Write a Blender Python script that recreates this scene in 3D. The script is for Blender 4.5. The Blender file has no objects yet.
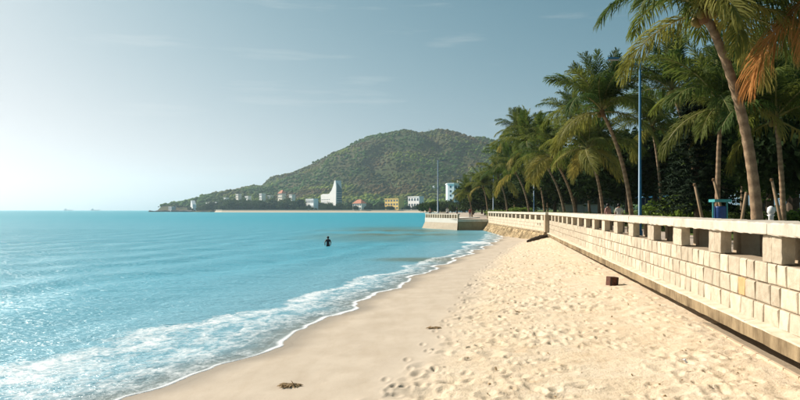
import bpy, bmesh, math, random
import numpy as np
from mathutils import Vector, Matrix
R = math.radians
rnd = random.Random(7)
nrs = np.random.RandomState(11)
scene = bpy.context.scene
COL = scene.collection

# ------------------------------------------------------------------ camera
CAMZ = 3.0                       # eye above the water level (z = 0)
F = 0.8                          # focal length / sensor width
cam = bpy.data.cameras.new('camera')
cam.sensor_width = 36; cam.lens = 36 * F; cam.shift_y = 0.0125
cam.clip_start = 0.1; cam.clip_end = 30000
camo = bpy.data.objects.new('camera', cam); COL.objects.link(camo)
camo.location = (0, 0, CAMZ); camo.rotation_euler = (R(90), 0, 0)
scene.camera = camo

# ------------------------------------------------------------------ sky and sun
SUN_AZ, SUN_EL = -57, 35         # degrees left of the view direction, above the horizon
world = bpy.data.worlds.new('World'); scene.world = world; world.use_nodes = True
wn = world.node_tree.nodes; wl = world.node_tree.links
for n in list(wn): wn.remove(n)
wout = wn.new('ShaderNodeOutputWorld'); wbg = wn.new('ShaderNodeBackground')
sky = wn.new('ShaderNodeTexSky'); sky.sky_type = 'NISHITA'; sky.sun_disc = False
sky.sun_elevation = R(SUN_EL); sky.sun_rotation = R(SUN_AZ)
sky.altitude = 0; sky.air_density = 1.0; sky.dust_density = 1.0; sky.ozone_density = 1.0
# film-like grade of the sky: dim sky leans teal, bright sky stays neutral
def wmath(op, a, b):
    x = wn.new('ShaderNodeMath'); x.operation = op
    for v, k in ((a, 0), (b, 1)):
        if hasattr(v, 'is_output'): wl.new(v, x.inputs[k])
        else: x.inputs[k].default_value = v
    return x.outputs[0]
SKY_STRENGTH = 0.061
bw = wn.new('ShaderNodeRGBToBW'); wl.new(sky.outputs[0], bw.inputs[0])
lum0 = wmath('MULTIPLY', bw.outputs[0], SKY_STRENGTH * 1.57)
lum = wmath('DIVIDE', lum0, wmath('POWER', wmath('ADD', wmath('POWER', wmath('DIVIDE', lum0, 1.05), 3.0), 1.0), 1 / 3))   # soft shoulder, as film has
lc = wmath('MINIMUM', lum, 0.85)
gain = wmath('DIVIDE', wmath('DIVIDE', lum, SKY_STRENGTH * 1.57), lc)
comb = wn.new('ShaderNodeCombineColor')
for ch, (kk, ex) in enumerate(((1.15, 1.62), (0.98, 0.97), (0.96, 0.76))):
    wl.new(wmath('MULTIPLY', wmath('MULTIPLY', wmath('POWER', lc, ex), kk), gain), comb.inputs[ch])
# thin cirrus streaks
tc = wn.new('ShaderNodeTexCoord'); mp = wn.new('ShaderNodeMapping'); mp.inputs['Scale'].default_value = (1.6, 1.6, 16)
mp.inputs['Rotation'].default_value = (0, R(2.5), 0)
nz = wn.new('ShaderNodeTexNoise'); nz.inputs['Scale'].default_value = 2.2; nz.inputs['Detail'].default_value = 6; nz.inputs['Roughness'].default_value = 0.55
cr = wn.new('ShaderNodeValToRGB'); cr.color_ramp.elements[0].position = 0.60; cr.color_ramp.elements[1].position = 0.9
cr.color_ramp.elements[1].color = (0.45, 0.45, 0.45, 1)
cl = wn.new('ShaderNodeMix'); cl.data_type = 'RGBA'; cl.inputs['B'].default_value = (8.5, 8.8, 8.6, 1)
wl.new(tc.outputs['Generated'], mp.inputs['Vector']); wl.new(mp.outputs[0], nz.inputs['Vector'])
wl.new(nz.outputs['Fac'], cr.inputs['Fac']); wl.new(cr.outputs[0], cl.inputs['Factor'])
wl.new(comb.outputs[0], cl.inputs['A']); wl.new(cl.outputs['Result'], wbg.inputs['Color'])
wbg.inputs['Strength'].default_value = SKY_STRENGTH
wl.new(wbg.outputs[0], wout.inputs['Surface'])

sl = bpy.data.lights.new('sun', 'SUN'); sl.energy = 5.0; sl.angle = R(0.5); sl.color = (1.0, 0.91, 0.80)
so = bpy.data.objects.new('sun', sl); COL.objects.link(so)
sd = Vector((math.sin(R(SUN_AZ)) * math.cos(R(SUN_EL)), math.cos(R(SUN_AZ)) * math.cos(R(SUN_EL)), math.sin(R(SUN_EL))))
so.rotation_euler = sd.to_track_quat('Z', 'Y').to_euler(); so.location = sd * 60

scene.view_settings.view_transform = 'Standard'; scene.view_settings.look = 'None'
scene.view_settings.exposure = 0.65; scene.view_settings.gamma = 1; scene.view_settings.use_curve_mapping = False
scene.cycles.use_denoising = True
scene.cycles.max_bounces = 8; scene.cycles.transparent_max_bounces = 16
scene.cycles.caustics_reflective = False; scene.cycles.caustics_refractive = False
scene.cycles.volume_bounces = 1

# ------------------------------------------------------------------ materials
class N:
    """small node-tree helper"""
    def __init__(s, name):
        s.m = bpy.data.materials.new(name); s.m.use_nodes = True
        s.nt = s.m.node_tree; s.n = s.nt.nodes; s.l = s.nt.links
        for x in list(s.n): s.n.remove(x)
        s.out = s.n.new('ShaderNodeOutputMaterial')
    def add(s, t, **kw):
        x = s.n.new('ShaderNode' + t)
        for k, v in kw.items():
            if hasattr(x, k): setattr(x, k, v)
            else: x.inputs[k.replace('_', ' ')].default_value = v
        return x
    def link(s, a, b): s.l.new(a, b)
    def coord(s, kind='Object', scale=(1, 1, 1), rot=(0, 0, 0)):
        c = s.add('TexCoord'); m = s.add('Mapping')
        m.inputs['Scale'].default_value = scale; m.inputs['Rotation'].default_value = rot
        s.link(c.outputs[kind], m.inputs['Vector']); return m.outputs[0]
    def pos(s, scale=(1, 1, 1)):
        g = s.add('NewGeometry'); m = s.add('Mapping'); m.inputs['Scale'].default_value = scale
        s.link(g.outputs['Position'], m.inputs['Vector']); return m.outputs[0]
    def noise(s, vec, scale=5, detail=4, rough=0.55, dist=0):
        x = s.add('TexNoise'); x.inputs['Scale'].default_value = scale; x.inputs['Detail'].default_value = detail
        x.inputs['Roughness'].default_value = rough; x.inputs['Distortion'].default_value = dist
        s.link(vec, x.inputs['Vector']); return x.outputs['Fac']
    def ramp(s, fac, stops):
        x = s.add('ValToRGB'); e = x.color_ramp.elements
        while len(e) < len(stops): e.new(0.5)
        for q, (p, c) in zip(e, stops):
            q.position = p; q.color = (c, c, c, 1) if not hasattr(c, '__len__') else (*c, 1)
        s.link(fac, x.inputs['Fac']); return x.outputs[0]
    def mix(s, fac, a, b, mode='MIX'):
        x = s.add('Mix'); x.data_type = 'RGBA'; x.blend_type = mode
        for v, i in ((fac, 'Factor'), (a, 'A'), (b, 'B')):
            sock = x.inputs[i]
            if hasattr(v, 'default_value') or hasattr(v, 'is_output'): s.link(v, sock)
            elif i == 'Factor': sock.default_value = v
            else: sock.default_value = (*v, 1)
        return x.outputs['Result']
    def math(s, op, a, b=0.0, clamp=False):
        x = s.add('Math'); x.operation = op; x.use_clamp = clamp
        for v, i in ((a, 0), (b, 1)):
            if hasattr(v, 'is_output'): s.link(v, x.inputs[i])
            else: x.inputs[i].default_value = v
        return x.outputs[0]
    def attr(s, name): return s.add('Attribute', attribute_name=name).outputs['Fac']
    def rand(s): return s.add('ObjectInfo').outputs['Random']
    def bump(s, h, strength=0.3, dist=0.02):
        x = s.add('Bump'); x.inputs['Strength'].default_value = strength; x.inputs['Distance'].default_value = dist
        s.link(h, x.inputs['Height']); return x.outputs[0]
    def bsdf(s, color, rough=0.85, normal=None, spec=0.3, metal=0.0):
        b = s.add('BsdfPrincipled')
        if hasattr(color, 'is_output'): s.link(color, b.inputs['Base Color'])
        else: b.inputs['Base Color'].default_value = (*color, 1)
        if hasattr(rough, 'is_output'): s.link(rough, b.inputs['Roughness'])
        else: b.inputs['Roughness'].default_value = rough
        b.inputs['Specular IOR Level'].default_value = spec; b.inputs['Metallic'].default_value = metal
        if normal is not None: s.link(normal, b.inputs['Normal'])
        return b
    def done(s, shader): s.link(shader.outputs[0] if hasattr(shader, 'outputs') else shader, s.out.inputs['Surface']); return s.m

M = {}
def mat_stone(name, base, dark, rough_scale=6, bump=0.5, var=0.35):
    k = N(name); v = k.coord('Object'); p = k.pos()
    n1 = k.noise(p, rough_scale, 6, 0.65); n2 = k.noise(p, 0.9, 3)
    c = k.mix(k.ramp(n1, [(0.3, 0.0), (0.75, 1.0)]), dark, base)
    c = k.mix(k.ramp(k.noise(k.pos((1, 1, .3)), 1.7, 6, 0.75), [(0.52, 0.0), (0.74, 0.6)]), c, tuple(x * y for x, y in zip(base, (.5, .46, .4))))
    c = k.mix(k.ramp(k.noise(p, 16, 4, 0.7), [(0.58, 0.0), (0.72, 0.45)]), c, tuple(x * .55 for x in base))
    c = k.mix(k.ramp(n2, [(0.35, 0.0), (0.7, 0.35)]), c, tuple(x * 0.72 for x in base))
    br = k.math('MULTIPLY_ADD', k.rand(), var); k.n[-1].inputs[2].default_value = 1 - var * 0.6
    g = k.add('CombineColor'); [k.link(br, g.inputs[i]) for i in range(3)]
    c = k.mix(1.0, c, g.outputs[0], 'MULTIPLY')
    nb = k.bump(k.noise(p, 28, 5, 0.7), bump, 0.02)
    return k.done(k.bsdf(c, 0.9, nb, 0.2))
M['stone'] = mat_stone('cut stone', (0.66, 0.57, 0.435), (0.42, 0.345, 0.25))
M['stone_ochre'] = mat_stone('ochre stone', (0.56, 0.37, 0.18), (0.46, 0.28, 0.13))
M['stone_base'] = mat_stone('sandy base stone', (0.60, 0.48, 0.34), (0.48, 0.37, 0.25))
M['stone_brown'] = mat_stone('brown pier stone', (0.46, 0.37, 0.26), (0.32, 0.25, 0.17))  # pier stone darkened in colour for the shaded back piers and joint pilaster
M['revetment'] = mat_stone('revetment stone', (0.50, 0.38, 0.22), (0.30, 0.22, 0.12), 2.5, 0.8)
M['coping'] = mat_stone('coping concrete', (0.66, 0.60, 0.50), (0.50, 0.44, 0.35), 3, 0.25, 0.12)
M['mortar'] = mat_stone('mortar', (0.40, 0.33, 0.24), (0.28, 0.22, 0.15), 9, 0.4, 0.05)

def mat_plinth():
    k = N('stained concrete'); p = k.pos((1, 1, 0.12)); q = k.pos()
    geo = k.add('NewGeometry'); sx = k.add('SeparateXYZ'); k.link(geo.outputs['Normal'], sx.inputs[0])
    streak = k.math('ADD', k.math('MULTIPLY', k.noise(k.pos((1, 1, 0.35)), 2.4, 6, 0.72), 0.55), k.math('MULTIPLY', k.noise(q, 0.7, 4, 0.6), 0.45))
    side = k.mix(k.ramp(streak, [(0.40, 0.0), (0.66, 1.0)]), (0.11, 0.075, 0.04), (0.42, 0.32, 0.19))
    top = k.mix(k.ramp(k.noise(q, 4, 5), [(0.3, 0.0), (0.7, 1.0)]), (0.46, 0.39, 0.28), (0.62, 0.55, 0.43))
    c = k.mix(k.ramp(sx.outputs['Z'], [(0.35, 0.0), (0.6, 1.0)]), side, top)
    return k.done(k.bsdf(c, 0.92, k.bump(k.noise(q, 20, 5, 0.7), 0.5, 0.02), 0.15))
M['plinth'] = mat_plinth()

def mat_sand():
    k = N('beach sand'); p = k.pos()
    wet = k.attr('wet'); dry = k.attr('dry')
    n1 = k.noise(p, 1.1, 4); n2 = k.noise(p, 34, 4, 0.7); n3 = k.noise(p, 6.5, 4, 0.6)
    cd = k.mix(k.ramp(n3, [(0.3, 0.0), (0.7, 1.0)]), (0.60, 0.49, 0.34), (0.72, 0.60, 0.45))
    cd = k.mix(k.ramp(n1, [(0.35, 0.0), (0.7, 0.5)]), cd, (0.60, 0.45, 0.28))
    cs = k.mix(k.ramp(n1, [(0.3, 0.0), (0.7, 1.0)]), (0.45, 0.375, 0.285), (0.53, 0.45, 0.35))
    pt = k.noise(k.pos((1, 1, 1)), 2.3, 5, 0.7)
    cd = k.mix(k.ramp(pt, [(0.52, 0.0), (0.72, 0.55)]), cd, (0.44, 0.30, 0.165))
    cs = k.mix(k.ramp(k.noise(k.pos((1.6, .5, 1)), 1.5, 5, 0.65), [(0.45, 0.0), (0.75, 0.5)]), cs, (0.38, 0.30, 0.21))
    c = k.mix(dry, cs, cd)
    spk = k.ramp(k.noise(p, 55, 2, 0.5), [(0.27, 1.0), (0.32, 0.0)])
    c = k.mix(k.math('MULTIPLY', spk, 0.55), c, (0.16, 0.10, 0.05))
    c = k.mix(wet, c, (0.25, 0.20, 0.145))
    b1 = k.bump(k.math('ADD', k.math('MULTIPLY', n2, 0.5), k.noise(p, 11, 5, 0.65)), 0.55, 0.05)
    k.link(k.math('MULTIPLY_ADD', dry, 0.6), k.n['Bump'].inputs['Strength']); 
    for x in k.n:
        if x.type == 'MATH' and x.operation == 'MULTIPLY_ADD': x.inputs[2].default_value = 0.08
    ro = k.math('MULTIPLY_ADD', wet, -0.62); k.n[-1].inputs[2].default_value = 0.92
    return k.done(k.bsdf(c, ro, b1, 0.35))
M['sand'] = mat_sand()

def mat_sea():
    k = N('sea water'); p = k.pos()
    depth = k.attr('depth'); shore = k.attr('shore'); calm = k.attr('far')
    # body colour of the water by depth of the bed
    c = k.ramp(depth, [(0.0, (0.36, 0.45, 0.47)), (0.10, (0.17, 0.37, 0.45)), (0.30, (0.065, 0.33, 0.43)), (1.0, (0.012, 0.27, 0.355))])
    # sand bar under the surface; olive reflection of trees painted into the colour
    wv = k.pos((0.035, 0.10, 1)); patch = k.ramp(k.noise(wv, 1.0, 4, 0.6), [(0.32, 0.0), (0.66, 1.0)])
    patch = k.math('MULTIPLY', patch, k.attr('weed'))
    c = k.mix(patch, c, (0.10, 0.13, 0.06))
    # surface ripples: wind waves fading with distance
    w1 = k.noise(k.pos((0.42, 1.0, 1)), 1.0, 4, 0.6, 0.4); w2 = k.noise(k.pos((1.0, 1.9, 1)), 3.3, 4, 0.62, 0.2)
    w3 = k.noise(k.pos((0.05, 0.16, 1)), 1.0, 3, 0.5)
    h = k.math('ADD', k.math('MULTIPLY', w1, 0.55), k.math('MULTIPLY', w2, 0.30))
    h = k.math('ADD', h, k.math('MULTIPLY', w3, 1.2))
    nb = k.bump(h, 0.85, 0.36)
    water = k.bsdf(c, k.math('MULTIPLY_ADD', calm, .2), nb, 0.36); water.inputs['Roughness'].links[0].from_node.inputs[2].default_value = .27; water.inputs['IOR'].default_value = 1.33
    # foam
    f1 = k.noise(k.pos((1.0, 0.6, 1)), 2.2, 6, 0.62, 0.8); f2 = k.noise(p, 9, 5, 0.7, 0.5)
    vor = k.add('TexVoronoi'); vor.feature = 'DISTANCE_TO_EDGE'; vor.inputs['Scale'].default_value = 2.6
    dv = k.add('MixRGB') if False else None
    wob = k.add('TexNoise'); wob.inputs['Scale'].default_value = 2.5; wob.inputs['Detail'].default_value = 3; k.link(p, wob.inputs['Vector'])
    va = k.add('VectorMath'); va.operation = 'MULTIPLY_ADD'; k.link(wob.outputs['Color'], va.inputs[0]); va.inputs[1].default_value = (0.9, 0.9, 0); k.link(p, va.inputs[2])
    k.link(va.outputs[0], vor.inputs['Vector'])
    lace = k.ramp(vor.outputs['Distance'], [(0.0, 1.0), (0.14, 0.0)])
    foam = k.attr('foam')
    t = k.math('ADD', k.math('MULTIPLY', foam, 1.25), k.math('MULTIPLY', k.math('SUBTRACT', f1, 0.5), 1.6))
    t = k.math('ADD', t, k.math('MULTIPLY', k.math('SUBTRACT', f2, 0.5), 1.1))
    t = k.math('ADD', t, k.math('MULTIPLY', k.math('MULTIPLY', lace, foam), 0.45))
    fm = k.ramp(t, [(0.40, 0.0), (1.0, 0.78)])
    fm = k.math('MULTIPLY', fm, k.ramp(foam, [(0.02, 0.0), (0.12, 1.0)]))
    fm = k.math('MAXIMUM', fm, k.attr('edge'), True)
    fb = k.bsdf((0.80, 0.82, 0.82), 0.8, k.bump(f2, 0.5, 0.05), 0.2)
    ms = k.add('MixShader'); k.link(fm, ms.inputs[0]); k.link(water.outputs[0], ms.inputs[1]); k.link(fb.outputs[0], ms.inputs[2])
    # clear thin film over the sand at the very edge
    tr = k.add('BsdfTransparent'); tr.inputs[0].default_value = (0.88, 0.93, 0.93, 1)
    al = k.math('MULTIPLY', k.attr('clear'), k.math('SUBTRACT', 1.0, fm))
    m2 = k.add('MixShader'); k.link(al, m2.inputs[0]); k.link(ms.outputs[0], m2.inputs[1]); k.link(tr.outputs[0], m2.inputs[2])
    return k.done(m2)
M['sea'] = mat_sea()

def mat_leaf(name, a, b, trans=0.35, rough=0.65, spec=0.12):
    k = N(name); r = k.rand()
    c = k.mix(r, a, b)
    c = k.mix(k.ramp(k.noise(k.pos(), 1.3, 3), [(0.3, 0.0), (0.7, 0.5)]), c, tuple(x * 0.6 for x in a))
    d = k.bsdf(c, rough, None, spec)
    t = k.add('BsdfTranslucent'); k.link(c, t.inputs[0])
    ms = k.add('MixShader'); ms.inputs[0].default_value = trans
    k.link(d.outputs[0], ms.inputs[1]); k.link(t.outputs[0], ms.inputs[2])
    return k.done(ms)
M['frond'] = mat_leaf('palm leaflets', (0.05, 0.10, 0.02), (0.22, 0.235, 0.045), 0.5)
M['frond_old'] = mat_leaf('yellowing leaflets', (0.14, 0.17, 0.033), (0.40, 0.32, 0.08), 0.45)
M['frond_dead'] = mat_leaf('dry brown leaflets', (0.46, 0.20, 0.055), (0.56, 0.27, 0.08), 0.35, 0.8)
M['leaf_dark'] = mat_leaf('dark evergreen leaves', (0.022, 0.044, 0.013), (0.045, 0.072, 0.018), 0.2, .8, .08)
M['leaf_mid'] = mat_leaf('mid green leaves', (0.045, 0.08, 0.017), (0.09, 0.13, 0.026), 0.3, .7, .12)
M['leaf_light'] = mat_leaf('light green leaves', (0.13, 0.21, 0.035), (0.20, 0.27, 0.05), 0.4)  # leaf colour lightened for a sunlit look on shrubs standing in shade
M['needle'] = mat_leaf('dark needles', (0.010, 0.022, 0.010), (0.018, 0.032, 0.012), 0.12, .8, .08)

def simple(name, col, rough=0.7, spec=0.3, metal=0, nscale=8, var=0.25):
    k = N(name); p = k.pos()
    c = k.mix(k.ramp(k.noise(p, nscale, 4), [(0.3, 0.0), (0.7, 1.0)]), tuple(x * (1 - var) for x in col), col)
    return k.done(k.bsdf(c, rough, None, spec, metal))
M['rachis'] = simple('palm leaf stalk', (0.22, 0.20, 0.06), 0.6)
M['rachis_dead'] = simple('dry leaf stalk', (0.45, 0.25, 0.09), 0.7)
M['fibre'] = simple('palm fibre', (0.16, 0.09, 0.04), 0.95, nscale=14)
M['coconut'] = simple('coconut husk', (0.20, 0.15, 0.04), 0.6)
M['bark'] = simple('grey bark', (0.13, 0.095, 0.065), 0.95, nscale=10, var=0.5)
M['pole_wood'] = simple('stake timber', (0.28, 0.19, 0.11), 0.9, nscale=12)
def mat_trunk():
    k = N('palm trunk'); p = k.coord('Object'); q = k.pos()
    ring = k.attr('ring')
    c = k.mix(k.ramp(k.noise(q, 9, 5, 0.7), [(0.3, 0.0), (0.7, 1.0)]), (0.21, 0.14, 0.085), (0.42, 0.30, 0.19))
    c = k.mix(k.math('MULTIPLY', ring, 0.6), c, (0.13, 0.08, 0.05))
    return k.done(k.bsdf(c, 0.95, k.bump(k.noise(q, 30, 4, 0.7), 0.5, 0.03), 0.15))
M['trunk'] = mat_trunk()
M['blue_paint'] = simple('blue painted steel', (0.025, 0.15, 0.27), 0.45, 0.5)
M['teal_paint'] = simple('teal painted steel', (0.05, 0.33, 0.33), 0.5, 0.5)
M['bin_blue'] = simple('blue plastic', (0.015, 0.06, 0.22), 0.5, 0.4)
M['grey_metal'] = simple('grey metal', (0.25, 0.27, 0.28), 0.5, 0.5)
M['white_paint'] = simple('white paint', (0.78, 0.78, 0.75), 0.7, var=0.1, nscale=2)
M['cream_wall'] = simple('cream render', (0.70, 0.66, 0.58), 0.85, var=0.12, nscale=0.3)
M['white_wall'] = simple('white render', (0.80, 0.80, 0.78), 0.85, var=0.08, nscale=0.2)
M['yellow_wall'] = simple('yellow render', (0.70, 0.46, 0.13), 0.85, var=0.15, nscale=0.3)
M['red_roof'] = simple('red tiles', (0.42, 0.15, 0.08), 0.85, var=0.3, nscale=1)
M['grey_roof'] = simple('grey roof', (0.35, 0.36, 0.36), 0.85, var=0.2, nscale=0.5)
M['glass'] = simple('window glass', (0.05, 0.10, 0.13), 0.3, 0.25, var=0.2, nscale=0.5)
M['teal_glass'] = simple('teal glazing', (0.05, 0.17, 0.20), 0.35, 0.25, var=0.2, nscale=0.5)
M['dark_rock'] = simple('dark rock', (0.07, 0.07, 0.065), 0.9, var=0.4, nscale=0.2)
M['rust'] = simple('rusted iron', (0.13, 0.05, 0.03), 0.85, 0.3, nscale=14, var=0.6)
M['driftwood'] = simple('wet dark timber', (0.06, 0.045, 0.035), 0.9, nscale=12)
M['seaweed'] = simple('dry seaweed', (0.52, 0.36, 0.19), 0.9, nscale=20, var=0.5)
M['litter'] = simple('white plastic scrap', (0.8, 0.8, 0.8), 0.4, nscale=20, var=0.05)
M['skin'] = simple('skin', (0.40, 0.23, 0.15), 0.55, var=0.1)
M['skin_wet'] = simple('tanned skin', (0.26, 0.14, 0.09), 0.45, var=0.1)
M['hair'] = simple('black hair', (0.012, 0.01, 0.009), 0.5)
M['cloth_pink'] = simple('pink shirt', (0.55, 0.30, 0.26), 0.9)
M['cloth_white'] = simple('white shirt', (0.70, 0.66, 0.60), 0.9)
M['cloth_dark'] = simple('dark clothes', (0.03, 0.03, 0.04), 0.9)
M['cloth_red'] = simple('red clothes', (0.22, 0.04, 0.04), 0.9)

def mat_paving():
    k = N('promenade paving'); p = k.pos()
    br = k.add('TexBrick'); br.inputs['Scale'].default_value = 1.0; k.link(p, br.inputs['Vector'])
    br.inputs['Color1'].default_value = (0.44, 0.36, 0.29, 1); br.inputs['Color2'].default_value = (0.38, 0.31, 0.25, 1)
    br.inputs['Mortar'].default_value = (0.25, 0.2, 0.16, 1); br.inputs['Mortar Size'].default_value = 0.012
    br.inputs['Brick Width'].default_value = 0.4; br.inputs['Row Height'].default_value = 0.4
    c = k.mix(k.ramp(k.noise(p, 1.2, 5), [(0.3, 0.0), (0.7, 0.5)]), br.outputs[0], (0.50, 0.43, 0.33))
    return k.done(k.bsdf(c, 0.9, None, 0.2))
M['paving'] = mat_paving()
def mat_ground(name, cols, sc):
    k = N(name); p = k.pos()
    n1 = k.noise(p, sc, 6, 0.65); n2 = k.noise(p, sc * 6, 5, 0.7)
    c = k.mix(k.ramp(n1, [(0.35, 0.0), (0.65, 1.0)]), cols[0], cols[1])
    c = k.mix(k.ramp(n2, [(0.4, 0.0), (0.7, 0.6)]), c, cols[2])
    return k.done(k.bsdf(c, 0.95, k.bump(n2, 0.6, 0.5), 0.1))
M['lawn'] = mat_ground('lawn', [(0.07, 0.12, 0.025), (0.11, 0.16, 0.035), (0.16, 0.15, 0.06)], 0.4)
M['hill'] = mat_ground('scrub hillside', [(0.035, 0.06, 0.016), (0.085, 0.055, 0.028), (0.04, 0.08, 0.015)], 0.012)
def mat_forest(name, cols, sc):
    k = N(name); p = k.pos(); v = k.attr('shade')
    n1 = k.noise(p, sc, 3, 0.5)
    c = k.mix(k.ramp(n1, [(0.45, 0.0), (0.62, 1.0)]), cols[0], cols[1])
    c = k.mix(k.ramp(k.noise(k.pos((1, 1, 2.2)), sc * 0.7, 3, 0.5, 1.2), [(0.50, 0.0), (0.66, 0.9)]), c, cols[2])
    g = k.add('CombineColor'); [k.link(v, g.inputs[i]) for i in range(3)]
    c = k.mix(1.0, c, g.outputs[0], 'MULTIPLY')
    return k.done(k.bsdf(c, 0.9, None, 0.1))
M['forest'] = mat_forest('hill woodland', [(0.05, 0.115, 0.017), (0.13, 0.09, 0.034), (0.20, 0.26, 0.028)], 0.009)

# ------------------------------------------------------------------ mesh helpers
class MB:
    def __init__(s): s.v = []; s.f = []; s.mi = []; s.cur = 0
    def face(s, idx): s.f.append(tuple(idx)); s.mi.append(s.cur)
    def add(s, vs, fs):
        o = len(s.v); s.v += [tuple(x) for x in vs]
        for f in fs: s.face([o + i for i in f])
    def box(s, lo, hi, M4=None):
        (x0, y0, z0), (x1, y1, z1) = lo, hi
        vs = [Vector(p) for p in ((x0, y0, z0), (x1, y0, z0), (x1, y1, z0), (x0, y1, z0), (x0, y0, z1), (x1, y0, z1), (x1, y1, z1), (x0, y1, z1))]
        if M4 is not None: vs = [M4 @ p for p in vs]
        s.add(vs, [(0, 3, 2, 1), (4, 5, 6, 7), (0, 1, 5, 4), (1, 2, 6, 5), (2, 3, 7, 6), (3, 0, 4, 7)])
    def tube(s, pts, rad, sides=8, cap=True):
        pts = [Vector(p) for p in pts]; o = len(s.v); n = len(pts)
        if not hasattr(rad, '__len__'): rad = [rad] * n
        ref = None
        for i, p in enumerate(pts):
            t = (pts[min(i + 1, n - 1)] - pts[max(i - 1, 0)]).normalized()
            if ref is None: ref = t.orthogonal().normalized()
            ref = (ref - t * ref.dot(t)).normalized(); bi = t.cross(ref)
            for k in range(sides):
                a = 2 * math.pi * k / sides
                s.v.append(tuple(p + (ref * math.cos(a) + bi * math.sin(a)) * rad[i]))
        for i in range(n - 1):
            for k in range(sides):
                a, b = o + i * sides + k, o + i * sides + (k + 1) % sides
                s.face((a, b, b + sides, a + sides))
        if cap:
            s.face([o + k for k in range(sides)][::-1]); s.face([o + (n - 1) * sides + k for k in range(sides)])
    def prism(s, poly, z0, z1):
        """poly: counter-clockwise plan outline"""
        n = len(poly); o = len(s.v)
        z0 = z0 if hasattr(z0, '__len__') else [z0] * n; z1 = z1 if hasattr(z1, '__len__') else [z1] * n
        s.v += [(x, y, z0[i]) for i, (x, y) in enumerate(poly)] + [(x, y, z1[i]) for i, (x, y) in enumerate(poly)]
        s.face([o + i for i in range(n)][::-1]); s.face([o + n + i for i in range(n)])
        for i in range(n):
            j = (i + 1) % n; s.face((o + i, o + j, o + n + j, o + n + i))
    def mesh(s, name, mats):
        me = bpy.data.meshes.new(name); me.from_pydata(s.v, [], s.f); me.update()
        for m in (mats if isinstance(mats, (list, tuple)) else [mats]): me.materials.append(m)
        if len(me.materials) > 1: me.polygons.foreach_set('material_index', s.mi)
        return me
    def build(s, name, mats, parent=None, smooth=False):
        if parent is not None:
            px, py, pz = parent_loc(parent); s.v = [(x - px, y - py, z - pz) for x, y, z in s.v]
        me = s.mesh(name, mats)
        if smooth: me.polygons.foreach_set('use_smooth', [True] * len(me.polygons))
        return link(name, me, parent)
def parent_loc(o):
    p = Vector((0, 0, 0))
    while o is not None: p += o.location; o = o.parent
    return p
def link(name, me, parent=None, loc=None):
    o = bpy.data.objects.new(name, me); COL.objects.link(o); o.parent = parent
    if loc is not None: o.location = loc
    return o
def tag(o, label, cat, group=None):
    o['label'] = label; o['category'] = cat
    if group: o['group'] = group
    return o
def thing(name, label, cat, loc, group=None):
    o = bpy.data.objects.new(name, None); COL.objects.link(o); o.location = loc; o.empty_display_size = 0.3
    return tag(o, label, cat, group)
def structure(o): o['kind'] = 'structure'; return o
def stuff(o, label=None):
    o['kind'] = 'stuff'
    if label: o['label'] = label
    return o
def grid_mesh(name, X, Y, Z, mat, attrs=None, smooth=True):
    r, c = X.shape
    me = bpy.data.meshes.new(name)
    co = np.stack([X, Y, Z], -1).reshape(-1, 3).astype(np.float32)
    i = np.arange(r * c).reshape(r, c)
    q = np.stack([i[:-1, :-1], i[:-1, 1:], i[1:, 1:], i[1:, :-1]], -1).reshape(-1, 4)
    me.vertices.add(len(co)); me.vertices.foreach_set('co', co.ravel())
    me.loops.add(q.size); me.loops.foreach_set('vertex_index', q.ravel().astype(np.int32))
    me.polygons.add(len(q)); me.polygons.foreach_set('loop_start', np.arange(0, q.size, 4, dtype=np.int32))
    me.polygons.foreach_set('loop_total', np.full(len(q), 4, dtype=np.int32))
    me.polygons.foreach_set('use_smooth', np.full(len(q), smooth))
    me.materials.append(mat)
    for k, a in (attrs or {}).items():
        at = me.attributes.new(k, 'FLOAT', 'POINT'); at.data.foreach_set('value', a.ravel().astype(np.float32))
    me.update(calc_edges=True); me.validate()
    return me
# periodic value noise, vectorised
_perm = nrs.rand(256, 256)
def vnoise(x, y):
    xi, yi = np.floor(x).astype(int), np.floor(y).astype(int); fx, fy = x - xi, y - yi
    fx, fy = fx * fx * (3 - 2 * fx), fy * fy * (3 - 2 * fy)
    g = lambda a, b: _perm[a & 255, b & 255]
    return (g(xi, yi) * (1 - fx) + g(xi + 1, yi) * fx) * (1 - fy) + (g(xi, yi + 1) * (1 - fx) + g(xi + 1, yi + 1) * fx) * fy
def fbm(x, y, o=4):
    s, a, t = 0, 1.0, 0
    for k in range(o): s = s + a * vnoise(x * 2 ** k + 17 * k, y * 2 ** k + 5 * k); t += a; a *= 0.5
    return s / t
def sstep(a, b, x): t = np.clip((x - a) / (b - a), 0, 1); return t * t * (3 - 2 * t)
def at(px, Y): return (px - 400) / 640 * Y           # bearing of a place, as plan x at distance Y

# ------------------------------------------------------------------ plan of the shore
WT = 0.149                                            # wall heading (dx per dy)
WC = 4.60                                             # plan x of the wall face at y = 0
JY, EY = 54.5, 95.0                                   # the joint, the far corner
def wall_x(Y):                                        # stone face of both wall runs
    Y = np.asarray(Y, float); xj = WC + WT * JY
    return np.where(Y < JY, WC + WT * Y, xj + (Y - JY) * (13.35 - xj) / (EY - JY))
_wy = np.array([-20, -6, 2, 6, 10.1, 11.6, 13.5, 15, 17.8, 22.3, 29.5, 40, 54.9, 68.6, 80, 92, 130])
_wx = np.array([-22, -14, -8.6, -6.3, -4.25, -3.6, -2.96, -2.6, -1.95, -.8, .95, 3.75, 7.7, 10.9, 12.6, 14.2, 16])
_dy = np.linspace(-20, 130, 1501); _dx = np.interp(_dy, _wy, _wx)
_dx = np.convolve(np.pad(_dx, 15, 'edge'), np.ones(31) / 31, 'valid')
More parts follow.
